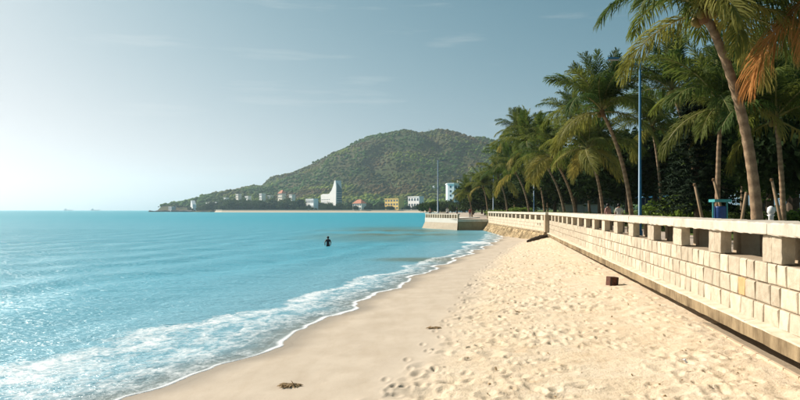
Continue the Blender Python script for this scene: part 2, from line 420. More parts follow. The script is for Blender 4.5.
def shore_x(Y):
    Y = np.asarray(Y, float)
    sc = (0.30 * np.sin(Y * 1.05 + 0.6 * np.sin(Y * .37)) + 0.16 * np.sin(Y * 2.3 + 1.3) + 0.07 * np.sin(Y * 5.9 + np.sin(Y * 3.1))) * np.interp(Y, [6, 20, 60], [0.75, 1.0, 1.5])
    return np.interp(Y, _dy, _dx) + 0.6 * sc
def shore_smooth(Y): return np.interp(Y, _dy, _dx)

# ------------------------------------------------------------------ beach
def build_beach():
    ny, nx = 640, 560
    yy = 5.5 * (100 / 5.5) ** np.linspace(0, 1, ny)
    lo = np.interp(yy, [5, 100], [-13, -6]); 
    u = np.linspace(0, 1, nx)[None, :]
    base_lo = shore_x(yy) - np.interp(yy, [5, 100], [3.5, 12]); hi = wall_x(yy) + 0.6
    X = base_lo[:, None] + u * (hi - base_lo)[:, None]; Y = np.repeat(yy[:, None], nx, 1)
    sx = shore_x(Y); wx = np.maximum(wall_x(Y), sx + 2)
    t = (X - sx) / (wx - sx)
    zw = np.interp(Y, [5, 9, 13, 20, 45, 52, 56, 62, 75, 95], [.38, .42, .46, .55, .72, .78, .52, .34, .2, .1])
    Z = np.where(t > 0, zw * np.clip(t, 0, 1.1) ** 1.15, (X - sx) * 0.05)
    # the dry trampled zone
    edge = np.interp(Y, [5, 9, 12, 20, 30, 45, 56, 70], [-1.2, -0.25, .7, 2.1, 4.1, 7.6, 11.4, 14]) + 0.9 * (fbm(X * .5, Y * .35, 3) - .5)
    dry = sstep(-0.5, 0.8, X - edge)
    H = np.zeros_like(Z)
    H += dry * 0.07 * (fbm(X * 1.1, Y * 1.1, 3) - .5) + dry * 0.03 * (fbm(X * 3.6 + 9, Y * 3.6, 3) - .5)
    H += 0.012 * (fbm(X * .6, Y * .6, 3) - .5)
    # footprints and scuffs
    n = 5200
    dn = fbm(X * .45 + 31, Y * .45, 3)
    for k in range(n):
        py = 6 + 46 * nrs.rand() ** 1.7
        e0 = np.interp(py, [5, 9, 12, 20, 30, 45, 56, 70], [-1.2, -0.25, .7, 2.1, 4.1, 7.6, 11.4, 14]); w1 = WC - .1 + WT * py
        px = e0 - 0.3 + (w1 - e0 + .3) * nrs.rand()
        a = nrs.uniform(-.5, .5) + (0 if nrs.rand() < .7 else 1.5); big = nrs.rand(); L = .05 + .15 * nrs.rand() ** 1.3; W = L * nrs.uniform(.38, .75); D = (.008 + .055 * nrs.rand() ** 2.2) * (1.15 if big > .9 else .8)
        if big > .96: L, W, D = L * 2, W * 2.4, D * .9
        i0, i1 = np.searchsorted(yy, [py - .42, py + .42])
        if i1 - i0 < 1: continue
        span = (hi[(i0 + i1) // 2 if (i0 + i1) // 2 < ny else ny - 1] - base_lo[min((i0 + i1) // 2, ny - 1)])
        j0 = int((px - .5 - base_lo[min(i0, ny - 1)]) / span * nx); j1 = int((px + .5 - base_lo[min(i0, ny - 1)]) / span * nx) + 2
        j0, j1 = max(0, j0), min(nx, j1)
        if j1 - j0 < 2: continue
        if vnoise(np.array([px * .8]), np.array([py * .8]))[0] < .75 * nrs.rand(): continue
        xs = X[i0:i1, j0:j1] - px; ys = Y[i0:i1, j0:j1] - py
        ca, sa = math.cos(a), math.sin(a)
        q = np.sqrt(((xs * ca - ys * sa) / W) ** 2 + ((xs * sa + ys * ca) / L) ** 2)
        H[i0:i1, j0:j1] += -D * np.exp(-(q ** 2) * 1.3) + D * 0.3 * np.exp(-((q - 1.65) / .42) ** 2)
    H += (1 - dry) * sstep(.4, 1.5, X - sx) * 0.010 * (fbm((X - sx) * 2.2 + 4, Y * .35, 3) - .5)
    for (x0, y0, x1, y1, st) in ((-.9, 8, 8.6, 50, .72), (1.9, 9, 6.5, 40, .66)):
        ln = math.hypot(x1 - x0, y1 - y0)
        for q in range(int(ln / st)):
            f = q * st / ln; py = y0 + (y1 - y0) * f; px = x0 + (x1 - x0) * f + .12 * (1 if q % 2 else -1) + .25 * math.sin(f * 9)
            i0, i1 = np.searchsorted(yy, [py - .35, py + .35])
            if i1 - i0 < 1: continue
            xs = X[i0:i1] - px; ys = Y[i0:i1] - py; e = np.sqrt((xs / .055) ** 2 + ((ys - xs * .15) / .14) ** 2)
            H[i0:i1] += -.022 * np.exp(-e ** 4) + .009 * np.exp(-((e - 1.4) / .3) ** 2)
    Z = Z + H * np.where(t > 0.02, 1, 0)
    wet = sstep(0.9, 0.05, X - sx) * 0.6 + 0.12 * sstep(4.5, 1.0, X - sx)
    wet = np.clip(wet + 0.1 * (fbm(X * .8, Y * .25) - .5), 0, 1) * (1 - dry)
    o = link('beach', grid_mesh('beach', X, Y, Z, M['sand'], {'wet': wet, 'dry': dry}))
    structure(o)
build_beach()

# ------------------------------------------------------------------ sea
def build_sea():
    yy = np.concatenate([np.linspace(-6, 5, 12), 5.6 * (160 / 5.6) ** np.linspace(0, 1, 520), 170 * (4250 / 170) ** np.linspace(0, 1, 60)])
    nx = 420
    hi = np.where(yy < 97, np.minimum(shore_smooth(yy) + 1.6, wall_x(yy) - .2), 0)
    hi = np.where(yy >= 97, np.interp(yy, [97, 130, 300, 620, 760, 900, 1000, 1200, 7600], [14, 16, 40, 60, 60, 60, 60, 60, 60]), hi)
    lo = -np.maximum(28, yy * 1.0 + 12); lo = np.maximum(lo, -4250)
    s = np.linspace(0, 1, nx) ** 1.9
    X = hi[:, None] + (lo - hi)[:, None] * s[None, :]; Y = np.repeat(yy[:, None], nx, 1)
    X = X[:, ::-1]
    sx = np.where(Y < 110, shore_x(np.minimum(Y, 110)), 1e9); d = np.where(Y < 100, (sx - X), 40.0)
    ang = np.interp(Y, [5, 20, 60, 90], [.80, .85, .93, .97]); d = d * ang   # slant distance to the edge
    Z = np.zeros_like(X)
    amp = sstep(2.0, 9.0, d) * np.interp(Y, [0, 60, 160], [1, .8, 0])
    ph = d * 1.45 + 1.2 * fbm(X * .18, Y * .12, 2) * 6
    Z += amp * 0.06 * np.sin(ph) + amp * 0.08 * (fbm(X * .5, Y * .9, 3) - .5)
    Z += 0.035 * np.exp(-((d - np.interp(Y, [5, 60], [3.6, 1.6])) / .5) ** 2) * (fbm(X * .7, Y * .7, 3)) * np.where(Y < 90, 1, 0)
    Z = np.where(d < 0.0, -0.03 + 0 * Z, Z + 0.008)
    depth = np.clip(np.where(d > 0, d, 0) / 60, 0, 1) ** 0.62
    depth = np.where(Y > 100, np.clip(.75 + .25 * (Y - 100) / 200, 0, 1), depth)
    fw = np.interp(Y, [5, 12, 20, 30, 45, 70, 92], [3.7, 3.1, 2.2, 1.6, 1.25, 1.6, .9])
    r = d / fw + 0.9 * (fbm(X * .35 + 3, Y * .35, 4) - .5)
    foam = np.where(r < 1.25, 0.27 + 0.30 * np.exp(-((r - .88) / .2) ** 2) + 0.16 * np.exp(-((r - .35) / .25) ** 2), 0) * sstep(1.25, 1.0, r)
    foam = foam * np.where(Y < 92, 1, 0) * np.where(d > 0, 1, 0)
    # small breaker by the revetment
    foam = np.maximum(foam, 1.1 * np.exp(-(((X - 7.2) / 1.6) ** 2 + ((Y - 58.5) / 2.6) ** 2)))
    # thin broken crests further out
    foam = np.clip(foam, 0, 1.3)
    ew = np.interp(Y, [5, 15, 40, 90], [.10, .11, .2, .3]) * (0.45 + 1.1 * fbm(X * .6, Y * .9, 2))
    edge = sstep(ew * 1.6, ew * .5, d) * np.where((d > -.02) & (Y < 92), 1, 0)
    clear = sstep(np.interp(Y, [5, 60], [1.2, 1.8]), 0.05, d) * 0.6 * np.where(Y < 92, 1, 0)
    patch = np.exp(-((Y - 52) / 16) ** 2 - ((X - 1.5) / 7) ** 2) * .0
    patch = np.maximum(patch, sstep(1.2, .4, np.hypot((X - 2.2) / 4.2, (Y - 38.5) / 2.6)))
    patch = np.maximum(patch, sstep(1.15, .3, np.hypot((X + 1) / 13, (Y - 88) / 36)))  # reflected shore trees, painted as an olive area of the water
    o = link('sea', grid_mesh('sea', X, Y, Z, M['sea'], {'depth': depth, 'shore': d, 'foam': foam, 'edge': edge, 'clear': clear, 'weed': patch, 'far': sstep(40, 260, Y)}))
    structure(o)
    # rest of the water, right of the far headland, is hidden by land
build_sea()

# ------------------------------------------------------------------ land: promenade, lawn, hill
PZ = 1.65
def build_land():
    xj = float(wall_x(JY))
    # paved promenade behind the parapet
    yy = np.concatenate([np.linspace(-12, JY, 60), np.linspace(JY + .5, EY - .35, 30)])
    u = np.linspace(0, 1, 8)[None, :]
    X = (wall_x(yy) + .5)[:, None] + u * 6; Y = np.repeat(yy[:, None], 8, 1)
    structure(link('promenade', grid_mesh('promenade', X, Y, np.full_like(X, PZ), M['paving'])))
    # paving round the corner of the bay
    m = MB(); m.prism([(8.3, 95.3), (26, 95.3), (60, 330), (20, 330), (9, 135), (4.3, 102.2)], 1.2, 1.18 + .0)
    m.v = [(x, y, (PZ - .02 if z > 1.19 else 1.0)) for x, y, z in m.v] if False else m.v
    m2 = MB(); m2.add([(8.3, 95.3, 1.62), (26, 95.3, 1.62), (60, 330, 1.8), (20, 330, 1.8), (9, 135, 1.62), (4.5, 106.2, 1.62)], [(0, 1, 2, 3, 4, 5)])
    structure(m2.build('pavement', M['paving']))
    # lawn under the trees, rising gently away from the sea
    yy = np.concatenate([np.linspace(-12, 100, 60), np.linspace(105, 900, 60)])
    u = np.linspace(0, 1, 60)[None, :] ** 1.5
    lo = np.where(yy < 95, wall_x(np.minimum(yy, 95)) + 5.9, np.interp(yy, [95, 140, 330, 620, 900], [17, 20, 42, 62, 40]))
    X = lo[:, None] + u * (np.interp(yy, [0, 900], [90, 900]))[:, None]; Y = np.repeat(yy[:, None], 60, 1)
    dd = X - lo[:, None]
    Z = PZ + .012 + 0.9 * sstep(1, 45, dd) + 1.0 * (fbm(X * .05, Y * .05) - .5) * sstep(3, 30, dd)
    structure(link('lawn', grid_mesh('lawn', X, Y, Z, M['lawn'])))
build_land()

RIDGE = [(150, 209.6, 1060), (175, 207, 1070), (200, 201, 1080), (240, 190.5, 1150), (280, 182.5, 1250), (310, 177, 1330), (340, 163, 1420), (370, 148.5, 1480),
         (400, 136.5, 1520), (428, 131.5, 1530), (448, 135, 1540), (468, 136, 1560), (490, 141.5, 1600), (512, 148, 1650), (545, 163, 1760), (600, 182, 1950), (700, 198, 2300)]
RP = np.array([(at(a, D), D, CAMZ + (210 - y) / 640 * D) for a, y, D in RIDGE])
def hill_z(X, Y):
    best = np.full(X.shape, -50.0)
    for (x0, y0, h0), (x1, y1, h1) in zip(RP[:-1], RP[1:]):
        ex, ey = x1 - x0, y1 - y0; t = np.clip(((X - x0) * ex + (Y - y0) * ey) / (ex * ex + ey * ey), 0, 1)
        d = np.hypot(X - x0 - t * ex, Y - y0 - t * ey); h = h0 + t * (h1 - h0)
        w = 70 + h * 2.15
        best = np.maximum(best, h * np.exp(-(d / w * 1.25) ** 2 * 1.1) - 4 * d / w)
    g = fbm(X * .006, Y * .006, 4) - .5 - .55 * (1 - np.abs(2 * fbm(X * .0075 + 9 + .0015 * Y, Y * .0035 + 3, 3) - 1) * 3.2).clip(0, 1)
    g2 = fbm(X * .02 + 40, Y * .02, 3) - .5
    return best + (g * .34 + g2 * .12) * np.clip(best, 0, 80)
def shore_far(X):                                      # plan y of the far coast
    return np.interp(X, [-520, -412, -392, -330, -235, -100, 0, 40, 62, 80], [2600, 1400, 1030, 985, 850, 790, 740, 700, 620, 500])
def build_hill():
    xs = np.linspace(-520, 900, 300); ys = np.linspace(600, 2500, 260)
    X, Y = np.meshgrid(xs, ys)
    Z = hill_z(X, Y)
    land = sstep(-10, 22, Y - shore_far(X))
    flat = 2.2 * land - 3 * (1 - land)
    Z = np.where(land > .02, np.maximum(Z * land, flat), -3)
    structure(link('hill', grid_mesh('hill', X, Y, Z, M['hill'])))
    # woodland covering the hill: many small crowns, one mass
    bm = bmesh.new(); bmesh.ops.create_icosphere(bm, subdivisions=1, radius=1)
    bv = np.array([v.co[:] for v in bm.verts]); bf = np.array([[v.index for v in f.verts] for f in bm.faces]); bm.free()
    P = []; 
    while len(P) < 44000:
        x = nrs.uniform(-420, 620, 4000); y = nrs.uniform(720, 1800, 4000)
        z = hill_z(x, y); ok = (y > shore_far(x) + 22) & (z > 2.6)
        # only the slope that faces the bay or the ridge itself
        dens = np.where(z < 45, .9, .55) ; ok &= nrs.rand(4000) < dens
        P += list(np.stack([x, y, z], -1)[ok])
    P = np.array(P[:44000]); n = len(P)
    sc = (1.1 + 3.0 * nrs.rand(n) ** 2.5) * np.where(P[:, 2] < 40, 1.15, 1)
    V = bv[None] * (sc[:, None] * np.stack([np.ones(n), np.ones(n), nrs.uniform(.5, .95, n)], -1))[:, None, :]
    V = V * nrs.uniform(.7, 1.3, (n, len(bv), 1)) + P[:, None, :] + np.array([0, 0, 1.0]) * sc[:, None, None] * .35
    Fc = bf[None] + (np.arange(n) * len(bv))[:, None, None]
    V = V.reshape(-1, 3).astype(np.float32); Fc = Fc.reshape(-1, 3).astype(np.int32)
    me = bpy.data.meshes.new('woodland'); me.vertices.add(len(V)); me.vertices.foreach_set('co', V.ravel())
    me.loops.add(Fc.size); me.loops.foreach_set('vertex_index', Fc.ravel()); me.polygons.add(len(Fc))
    me.polygons.foreach_set('loop_start', np.arange(0, Fc.size, 3, dtype=np.int32)); me.polygons.foreach_set('loop_total', np.full(len(Fc), 3, dtype=np.int32))
    a = me.attributes.new('shade', 'FLOAT', 'POINT'); a.data.foreach_set('value', np.repeat(nrs.uniform(.88, 1.1, n), len(bv)).astype(np.float32))
    me.polygons.foreach_set('use_smooth', np.ones(len(Fc), dtype=bool)); me.materials.append(M['forest']); me.update(calc_edges=True)
    stuff(link('woodland', me), 'green and brown scrub woodland covering the hill')
build_hill()

# ------------------------------------------------------------------ sea wall
SD = Vector((WT, 1, 0)).normalized(); SN = Vector((-SD.y, SD.x, 0))          # along, seaward
def stone_variants(n=8):
    out = []
    for k in range(n):
        r = random.Random(100 + k); m = MB()
        # unit block: x along 0..1, y outward (0 back, 1 face), z 0..1 with a chamfered, uneven face
        e = 0.045
        j = lambda a: r.uniform(-a, a)
        back = [(0, 0, 0), (1, 0, 0), (1, 0, 1), (0, 0, 1)]
        mid = [(0 + j(.012) + .012, .80, .015), (1 - .012 + j(.012), .80, .015 + j(.01)), (1 - .012 + j(.012), .80, .985), (.012 + j(.012), .80, .985)]
        fr = [(e + j(.02), 1 + j(.16), .07 + j(.04)), (1 - e + j(.02), 1 + j(.16), .07 + j(.04)), (1 - e + j(.02), 1 + j(.16), .93 + j(.04)), (e + j(.02), 1 + j(.16), .93 + j(.04))]
        c = [(.5 + j(.2), 1.1 + j(.16), .5 + j(.2))]
        fs = []
        for i in range(4):
            q = (i + 1) % 4
            fs += [(i, q, 4 + q, 4 + i), (4 + i, 4 + q, 8 + q, 8 + i), (8 + i, 8 + q, 12)]
        m.add(back + mid + fr + c, fs)
        me = m.mesh('stone', M['stone']); out.append(me)
    return out
STONES = stone_variants()
STONES_B = [me.copy() for me in STONES]
for me in STONES_B: me.materials[0] = M['stone_base']
STONES_O = [me.copy() for me in STONES[:2]]
for me in STONES_O: me.materials[0] = M['stone_ochre']

def wall_frame(Y, n, z, run=1):
    """world point at plan distance Y along the wall line, n metres seaward of the stone face"""
    if run == 1: p = Vector((WC + WT * Y, Y, 0)) + SN * n
    else: p = Vector((float(wall_x(Y)), Y, 0)) + SN2 * n
    return Vector((p.x, p.y, z))
_e = Vector((13.35 - float(wall_x(JY)), EY - JY, 0)).normalized(); SD2 = _e; SN2 = Vector((-_e.y, _e.x, 0))

def sbox(m, s0, s1, n0, n1, z0, z1, run=1, jit=0.0):
    q = []
    for z in (z0, z1):
        for (s, n) in ((s0, n1), (s0, n0), (s1, n0), (s1, n1)):
            p = wall_frame(s, n, z, run)
            q.append(p + Vector((rnd.uniform(-jit, jit), rnd.uniform(-jit, jit), rnd.uniform(-jit, jit))))
    m.add(q, [(3, 2, 1, 0), (4, 5, 6, 7), (0, 1, 5, 4), (1, 2, 6, 5), (2, 3, 7, 6), (3, 0, 4, 7)])

from mathutils import noise as mnoise
def rough_block(m, s0, s1, n0, n1, z0, z1, amp=.012, cuts=4):
    bm = bmesh.new(); bmesh.ops.create_cube(bm, size=1); bmesh.ops.bevel(bm, geom=list(bm.edges), offset=.035, segments=1, affect='EDGES')
    bmesh.ops.subdivide_edges(bm, edges=[e for e in bm.edges if e.calc_length() > .3], cuts=cuts, use_grid_fill=True)
    o = len(m.v)
    bm.verts.index_update()
    for v in bm.verts:
        p = wall_frame(s0 + (v.co.x + .5) * (s1 - s0), n0 + (v.co.y + .5) * (n1 - n0), z0 + (v.co.z + .5) * (z1 - z0))
        d = mnoise.noise_vector(p * 7) * amp + mnoise.noise_vector(p * 19) * amp * .5
        if abs(v.co.z) > .49: d.z = 0
        m.v.append(tuple(p + d))
    flip = True
    for f in bm.faces: m.face([o + v.index for v in (reversed(f.verts) if flip else f.verts)])
    bm.free()
ZP0, ZP1 = 0.80, 1.05            # plinth underside, top
ZW = 2.12                        # top of the coursed wall
ZS0, ZS1 = 2.585, 2.79           # coping
def build_wall_near():
    root = thing('sea_wall', 'long cream stone sea wall with open parapet above the dry sand', 'sea wall', wall_frame(20, 0, 0.0))
    yaw = math.atan2(SN.y, SN.x) - math.pi / 2
    m = MB(); sbox(m, -8, JY, -.5, -.03, ZP0 + .02, ZW - .02); m.build('core', M['mortar'], root)
    m = MB(); sbox(m, -8, JY, -.5, -.03, 0.0, .49); m.build('footing', M['mortar'], root)
    # coursed stones: nearest ones singly, the rest joined
    rest = MB(); courses = [1.052, 1.40, 1.755, ZW]
    unit = [np.array([v.co[:] for v in me.vertices]) for me in STONES]; faces = [[tuple(p.vertices) for p in me.polygons] for me in STONES]
    cnt = 0; r2 = random.Random(5); rootl = parent_loc(root)
    def lay(z0, z1, n, lo, hi, wr, single_until, rest=rest, lib=None):
        nonlocal cnt
        s = lo - r2.random() * .3
        while s < hi:
            w = r2.uniform(*wr); g = 0.012
            k = r2.randrange(len(STONES)); dep = .06
            p = wall_frame(s + w - g, n - .05, z0 + g)
            Lx = w * math.hypot(WT, 1) - 2 * g
            Mx = Matrix.Translation(p) @ Matrix.Rotation(yaw + math.pi, 4, 'Z') @ Matrix.Rotation(math.pi, 4, 'Z')
            # local x runs along the wall towards the camera so that y points seaward
            R3 = Matrix(((-SD.x, SN.x, 0), (-SD.y, SN.y, 0), (0, 0, 1))).to_4x4()
            if s < single_until and s > 5.5:
                me = (lib or STONES)[k]
                if lib is None and abs(s + w / 2 - 12.0) < w / 2 and ci == 1: me = STONES_O[k % 2]
                o = link('stone', me, root); o.matrix_local = Matrix.Translation(p - rootl) @ R3 @ Matrix.Diagonal((Lx, dep, z1 - z0 - 2 * g, 1)); cnt += 1
            else:
                T = np.array(Matrix.Translation(p) @ R3 @ Matrix.Diagonal((Lx, dep, z1 - z0 - 2 * g, 1)))
                v = unit[k] @ T[:3, :3].T + T[:3, 3]; rest.add([tuple(q) for q in v], faces[k])
            s += w
    for ci in range(3): lay(courses[ci], courses[ci + 1], 0.0, -7, JY - .1, (.33, .62), 32)
    base_rest = MB(); lay(0.12, 0.50, .02, -7, JY - .1, (.45, .8), 17, base_rest, STONES_B); o = base_rest.build('base_course', M['stone_base'], root); o['kind'] = 'stuff'
    o = rest.build('stone_course', M['stone'], root); o['kind'] = 'stuff'
    # the known ochre stone
    # plinth with its overhang
    s = -7.9
    while s < JY:
        e = min(s + 3.2, JY); m = MB()
        pts = [(-.02, ZP0), (.21, ZP0), (.215, ZP1 - .03), (.19, ZP1 - .003), (0.0, ZP1 + .03), (-.02, ZP1 + .03)]
        a, b = s + .004, e - .004; ring = []
        segs = 8
        for i in range(segs + 1):
            t = a + (b - a) * i / segs
            for (n, z) in pts: ring.append(wall_frame(t, n + rnd.uniform(-.006, .006), z + rnd.uniform(-.007, .007)))
        k = len(pts); fs = []
        for i in range(segs):
            for q in range(k): fs.append((i * k + q, i * k + (q + 1) % k, (i + 1) * k + (q + 1) % k, (i + 1) * k + q))
        fs += [tuple(range(k))[::-1], tuple(segs * k + q for q in range(k))]
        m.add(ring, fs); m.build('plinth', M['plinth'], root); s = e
    # parapet piers, two rows, and the coping
    s = 11.0 - 2.765 * 6
    while s < JY - .4:
        m = MB(); 
        fine = 5 < s < 26
        (rough_block if fine else sbox)(m, s - .735, s - .37, -.2, .015, ZW + .001, ZS0 - .004); (rough_block if fine else sbox)(m, s - .362, s, -.2, .012, ZW + .001, ZS0 - .004)
        m.build('pier', M['stone'], root)
        m = MB(); sbox(m, s - .40, s + .05, -.86, -.5, ZW - .3, ZS0 - .004, jit=.008); m.build('pier', M['stone_brown'], root)
        s += 2.765
    s = 11.0 - 2.765 * 6 - .36
    while s < JY:
        e = min(s + 2.765, JY); m = MB(); a, b = s + .004, e - .004
        prof = [(-.95, ZS0), (.075, ZS0), (.085, ZS0 + .02), (.085, ZS1 - .025), (.06, ZS1), (-.95, ZS1)]
        ring = []
        for i in range(25):
            t = a + (b - a) * i / 24
            for (n, z) in prof: ring.append(wall_frame(t, n + rnd.uniform(-.011, .011), z + rnd.uniform(-.009, .009)))
        k = 6; fs = []
        for i in range(24):
            for q in range(k): fs.append((i * k + q, i * k + (q + 1) % k, (i + 1) * k + (q + 1) % k, (i + 1) * k + q))
        fs += [tuple(range(k))[::-1], tuple(24 * k + q for q in range(k))]
        m.add(ring, fs); m.build('coping', M['coping'], root); s = e
    m = MB(); sbox(m, -8, JY, -1.0, -.5, 0.2, ZW - .35); m.build('backing', M['mortar'], root)
build_wall_near()

def build_wall_far():
    root = thing('sea_wall', 'far run of pale parapet wall on a sloping stone revetment beyond the joint', 'sea wall', wall_frame(75, 0, 0, 2))
    m = MB(); sbox(m, JY + .01, EY, -.5, .24, 0.0, ZW - .05, 2); m.build('core', M['stone'], root)
    rest = MB(); r2 = random.Random(8)
    for z0, z1 in ((1.15, 1.47), (1.48, 1.8), (1.81, 2.12)):
        s = JY + .05
        while s < EY - .3:
            w = r2.uniform(.45, .7); sbox(rest, s + .015, s + w - .015, .22, .27 + r2.uniform(-.01, .01), z0 + .01, z1 - .01, 2); s += w
    o = rest.build('stone_course', M['stone'], root); o['kind'] = 'stuff'
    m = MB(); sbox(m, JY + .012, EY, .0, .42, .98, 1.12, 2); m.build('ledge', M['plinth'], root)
    # sloping revetment of rough stones
    core = MB(); n0 = .38
    a = [wall_frame(JY + .3, n0, .97, 2), wall_frame(EY, n0, .97, 2), wall_frame(EY, n0 + .9, -.4, 2), wall_frame(JY + .3, n0 + 1.2, -.4, 2)]
    b = [wall_frame(JY + .3, 0, -.4, 2), wall_frame(EY, 0, -.4, 2)]
    core.add(a + b, [(0, 1, 2, 3), (3, 2, 5, 4), (0, 3, 4), (1, 5, 2)]); rv = core.build('revetment', M['revetment'], root)
    rs = MB()
    for i in range(520):
        s = r2.uniform(JY + .5, EY - .3); t = r2.random(); p = wall_frame(s, n0 + .02 + t * 1.02, .95 - t * 1.32, 2)
        q = r2.uniform(.2, .36)
        sv = (SN2 * 1.02 + Vector((0, 0, -1.32))).normalized(); nv = sv.cross(SD2); nv = nv if nv.z > 0 else -nv
        T = Matrix.Translation(p) @ Matrix(((SD2.x, sv.x, nv.x), (SD2.y, sv.y, nv.y), (SD2.z, sv.z, nv.z))).to_4x4() @ Matrix.Rotation(r2.uniform(-.25, .25), 4, 'Z')
        rs.box((-q, -q, -.12), (q, q, .035), T)
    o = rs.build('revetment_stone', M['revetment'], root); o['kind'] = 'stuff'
    # end pilaster at the joint
    m = MB(); sbox(m, JY + .02, JY + .6, -.85, .36, 1.0, ZS0 - .01, 2); m.build('pilaster', M['stone_brown'], root)
    m = MB(); sbox(m, 56.9, 57.2, .24, .285, 1.62, 1.86, 2); m.build('drain', M['driftwood'], root)
    m = MB(); sbox(m, 57.9, 58.15, .24, .285, 1.66, 1.82, 2); m.build('drain', M['driftwood'], root)
    s = JY + 1.6
    while s < EY - .3:
        m = MB(); sbox(m, s, s + .8, -.2, .25, ZW - .06, ZS0 - .004, 2, .01); m.build('pier', M['stone'], root); s += 2.75
    s = JY + .02
    while s < EY:
        e = min(s + 5.5, EY); m = MB(); sbox(m, s + .004, e - .004, -.7, .33, ZS0, ZS1, 2, .004); m.build('coping', M['coping'], root); s = e
build_wall_far()

def build_bastion():
    # wall closing the inlet, facing this way (in shade)
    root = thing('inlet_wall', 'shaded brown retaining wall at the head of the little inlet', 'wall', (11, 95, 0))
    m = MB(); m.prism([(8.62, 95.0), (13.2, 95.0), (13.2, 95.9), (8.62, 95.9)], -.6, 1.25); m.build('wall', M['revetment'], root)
    m = MB(); m.prism([(8.62, 94.9), (13.3, 94.9), (13.3, 96.0), (8.62, 96.0)], 1.253, 1.62); m.build('coping', M['coping'], root)
    root = thing('bastion', 'pale stone sea bastion with a row of parapet posts jutting into the bay', 'bastion', (7, 100, 0))
    A, B = Vector((8.55, 95.0)), Vector((4.12, 105.9))
    poly = [(8.55, 95.0), (8.6, 97), (14, 112), (8, 116), (4.12, 105.9)]
    foot = [(8.35, 94.2), (9.4, 97), (14.4, 112), (7.4, 117), (3.35, 105.8)]
    n = 5; m = MB()
    m.add([(x, y, -.6) for x, y in foot] + [(x, y, 1.05) for x, y in poly], [(0, 1, 2, 3, 4), (9, 8, 7, 6, 5)] + [(i, 5 + i, 5 + (i + 1) % 5, (i + 1) % 5) for i in range(5)])
    m.build('base', M['stone'], root)
    m = MB(); m.prism(poly, 1.055, 1.75); m.build('wall', M['cream_wall'], root)
    d = (B - A).normalized(); nn = Vector((-d.y, d.x)); L = (B - A).length
    def along(name, lo, hi, w, z0, z1, mat):
        p = [A + d * lo, A + d * hi, A + d * hi - nn * -w, A + d * lo - nn * -w]
        q = [A + d * lo, A + d * hi]; inner = [A + d * hi + Vector((d.y, -d.x)) * w, A + d * lo + Vector((d.y, -d.x)) * w]
        m = MB(); m.prism([tuple(v) for v in (q + inner)], z0, z1); return m.build(name, mat, root)
    s = .05
    while s < L - .2: along('post', s, s + .34, .3, 1.753, 2.28, M['stone']); s += .86
    along('coping', 0, L, .42, 2.284, 2.45, M['coping'])
    C = Vector((8, 116)); d = (C - B).normalized(); A, L = B, (C - B).length
    s = .3
    while s < L - .2: along('post', s, s + .34, .3, 1.753, 2.28, M['stone']); s += 1.3
    along('coping', .2, L, .42, 2.284, 2.45, M['coping'])
    # low parapet on the far side of the inlet
build_bastion()

# ------------------------------------------------------------------ palms
def frond_mesh(name, a0, a1, seed, nl=96, leaf=.28, droop=.5, mats=None, width=.0052, ragged=0.0):
    """unit-length palm leaf rising from the origin along +X; angles are elevations of its stalk at base and tip"""
    r = random.Random(seed); m = MB(); n = 22
    P, T = [Vector((0, 0, 0))], []
    bend = r.uniform(-.25, .25)
    for i in range(n):
        t = (i + .5) / n; el = R(a0 + (a1 - a0) * t ** 1.25); az = bend * t * t
        d = Vector((math.cos(el) * math.cos(az), math.cos(el) * math.sin(az), math.sin(el))); T.append(d); P.append(P[-1] + d / n)
    T.append(T[-1])
    m.cur = 1; m.tube(P, [max(.0025, .0125 * (1 - i / n) ** .8) for i in range(n + 1)], 4, False)
    m.cur = 0
    for k in range(nl):
        t = .13 + .87 * (k + .5) / nl
        for sg in (-1, 1):
            if r.random() < ragged: continue
            tt = min(.999, t + r.uniform(-.004, .004)); f = tt * n; i = int(f); p = P[i].lerp(P[i + 1], f - i); tg = T[i]
            side = Vector((0, 0, 1)).cross(tg); side = side.normalized() if side.length > .05 else Vector((0, 1, 0))
            up = tg.cross(side)
            l = leaf * (math.sin(math.pi * min(1, .16 + .80 * t)) ** .55) * r.choice((r.uniform(.85, 1.1), r.uniform(.85, 1.1), r.uniform(.45, 1)))
            fw = R(28 + 34 * t + r.uniform(-13, 13)); 
            d = (side * sg * math.cos(fw) + tg * math.sin(fw) + up * r.uniform(-.1, .32)).normalized()
            g = droop * r.uniform(.75, 1.25)
            q1 = p + d * l * .45 + Vector((0, 0, -g * l * .12)); q2 = p + d * l * (.88 - .25 * g) + Vector((0, 0, -g * l * .55)) 
            q3 = p + d * l * (1.0 - .42 * g) + Vector((0, 0, -g * l * .95))
            w = (tg - d * tg.dot(d)).normalized() * width * r.uniform(.85, 1.15)
            w = (w + up * r.uniform(-.6, .6) * width).normalized() * width
            m.add([p - w * .5, p + w * .5, q1 + w, q1 - w, q2 + w * .7, q2 - w * .7, q3], [(0, 1, 2, 3), (3, 2, 4, 5), (5, 4, 6)])
    return m.mesh('frond', mats)
GM = [M['frond'], M['rachis']]; OM = [M['frond_old'], M['rachis']]; DM = [M['frond_dead'], M['rachis_dead']]
FR = {'up': [frond_mesh('f', 84, 52 + 4 * s, s, droop=.28, mats=GM) for s in (1, 2, 3)],
      'mid': [frond_mesh('f', 62, -14 + 5 * (s - 13), s, droop=.45 + .06 * (s - 13), mats=GM) for s in (12, 13, 14, 15)],
      'out': [frond_mesh('f', 34, -52 + 6 * (s - 8), s, droop=.52, mats=GM) for s in (7, 8, 9, 6)],
      'low': [frond_mesh('f', 4, -76, s, droop=.62, mats=OM) for s in (10, 11)] + [frond_mesh('f', -12, -80, 16, droop=.6, mats=OM, ragged=.15)],
      'dead': [frond_mesh('f', -25, -80, s, droop=.55, mats=DM, leaf=.38, ragged=.06) for s in (22, 23)]}
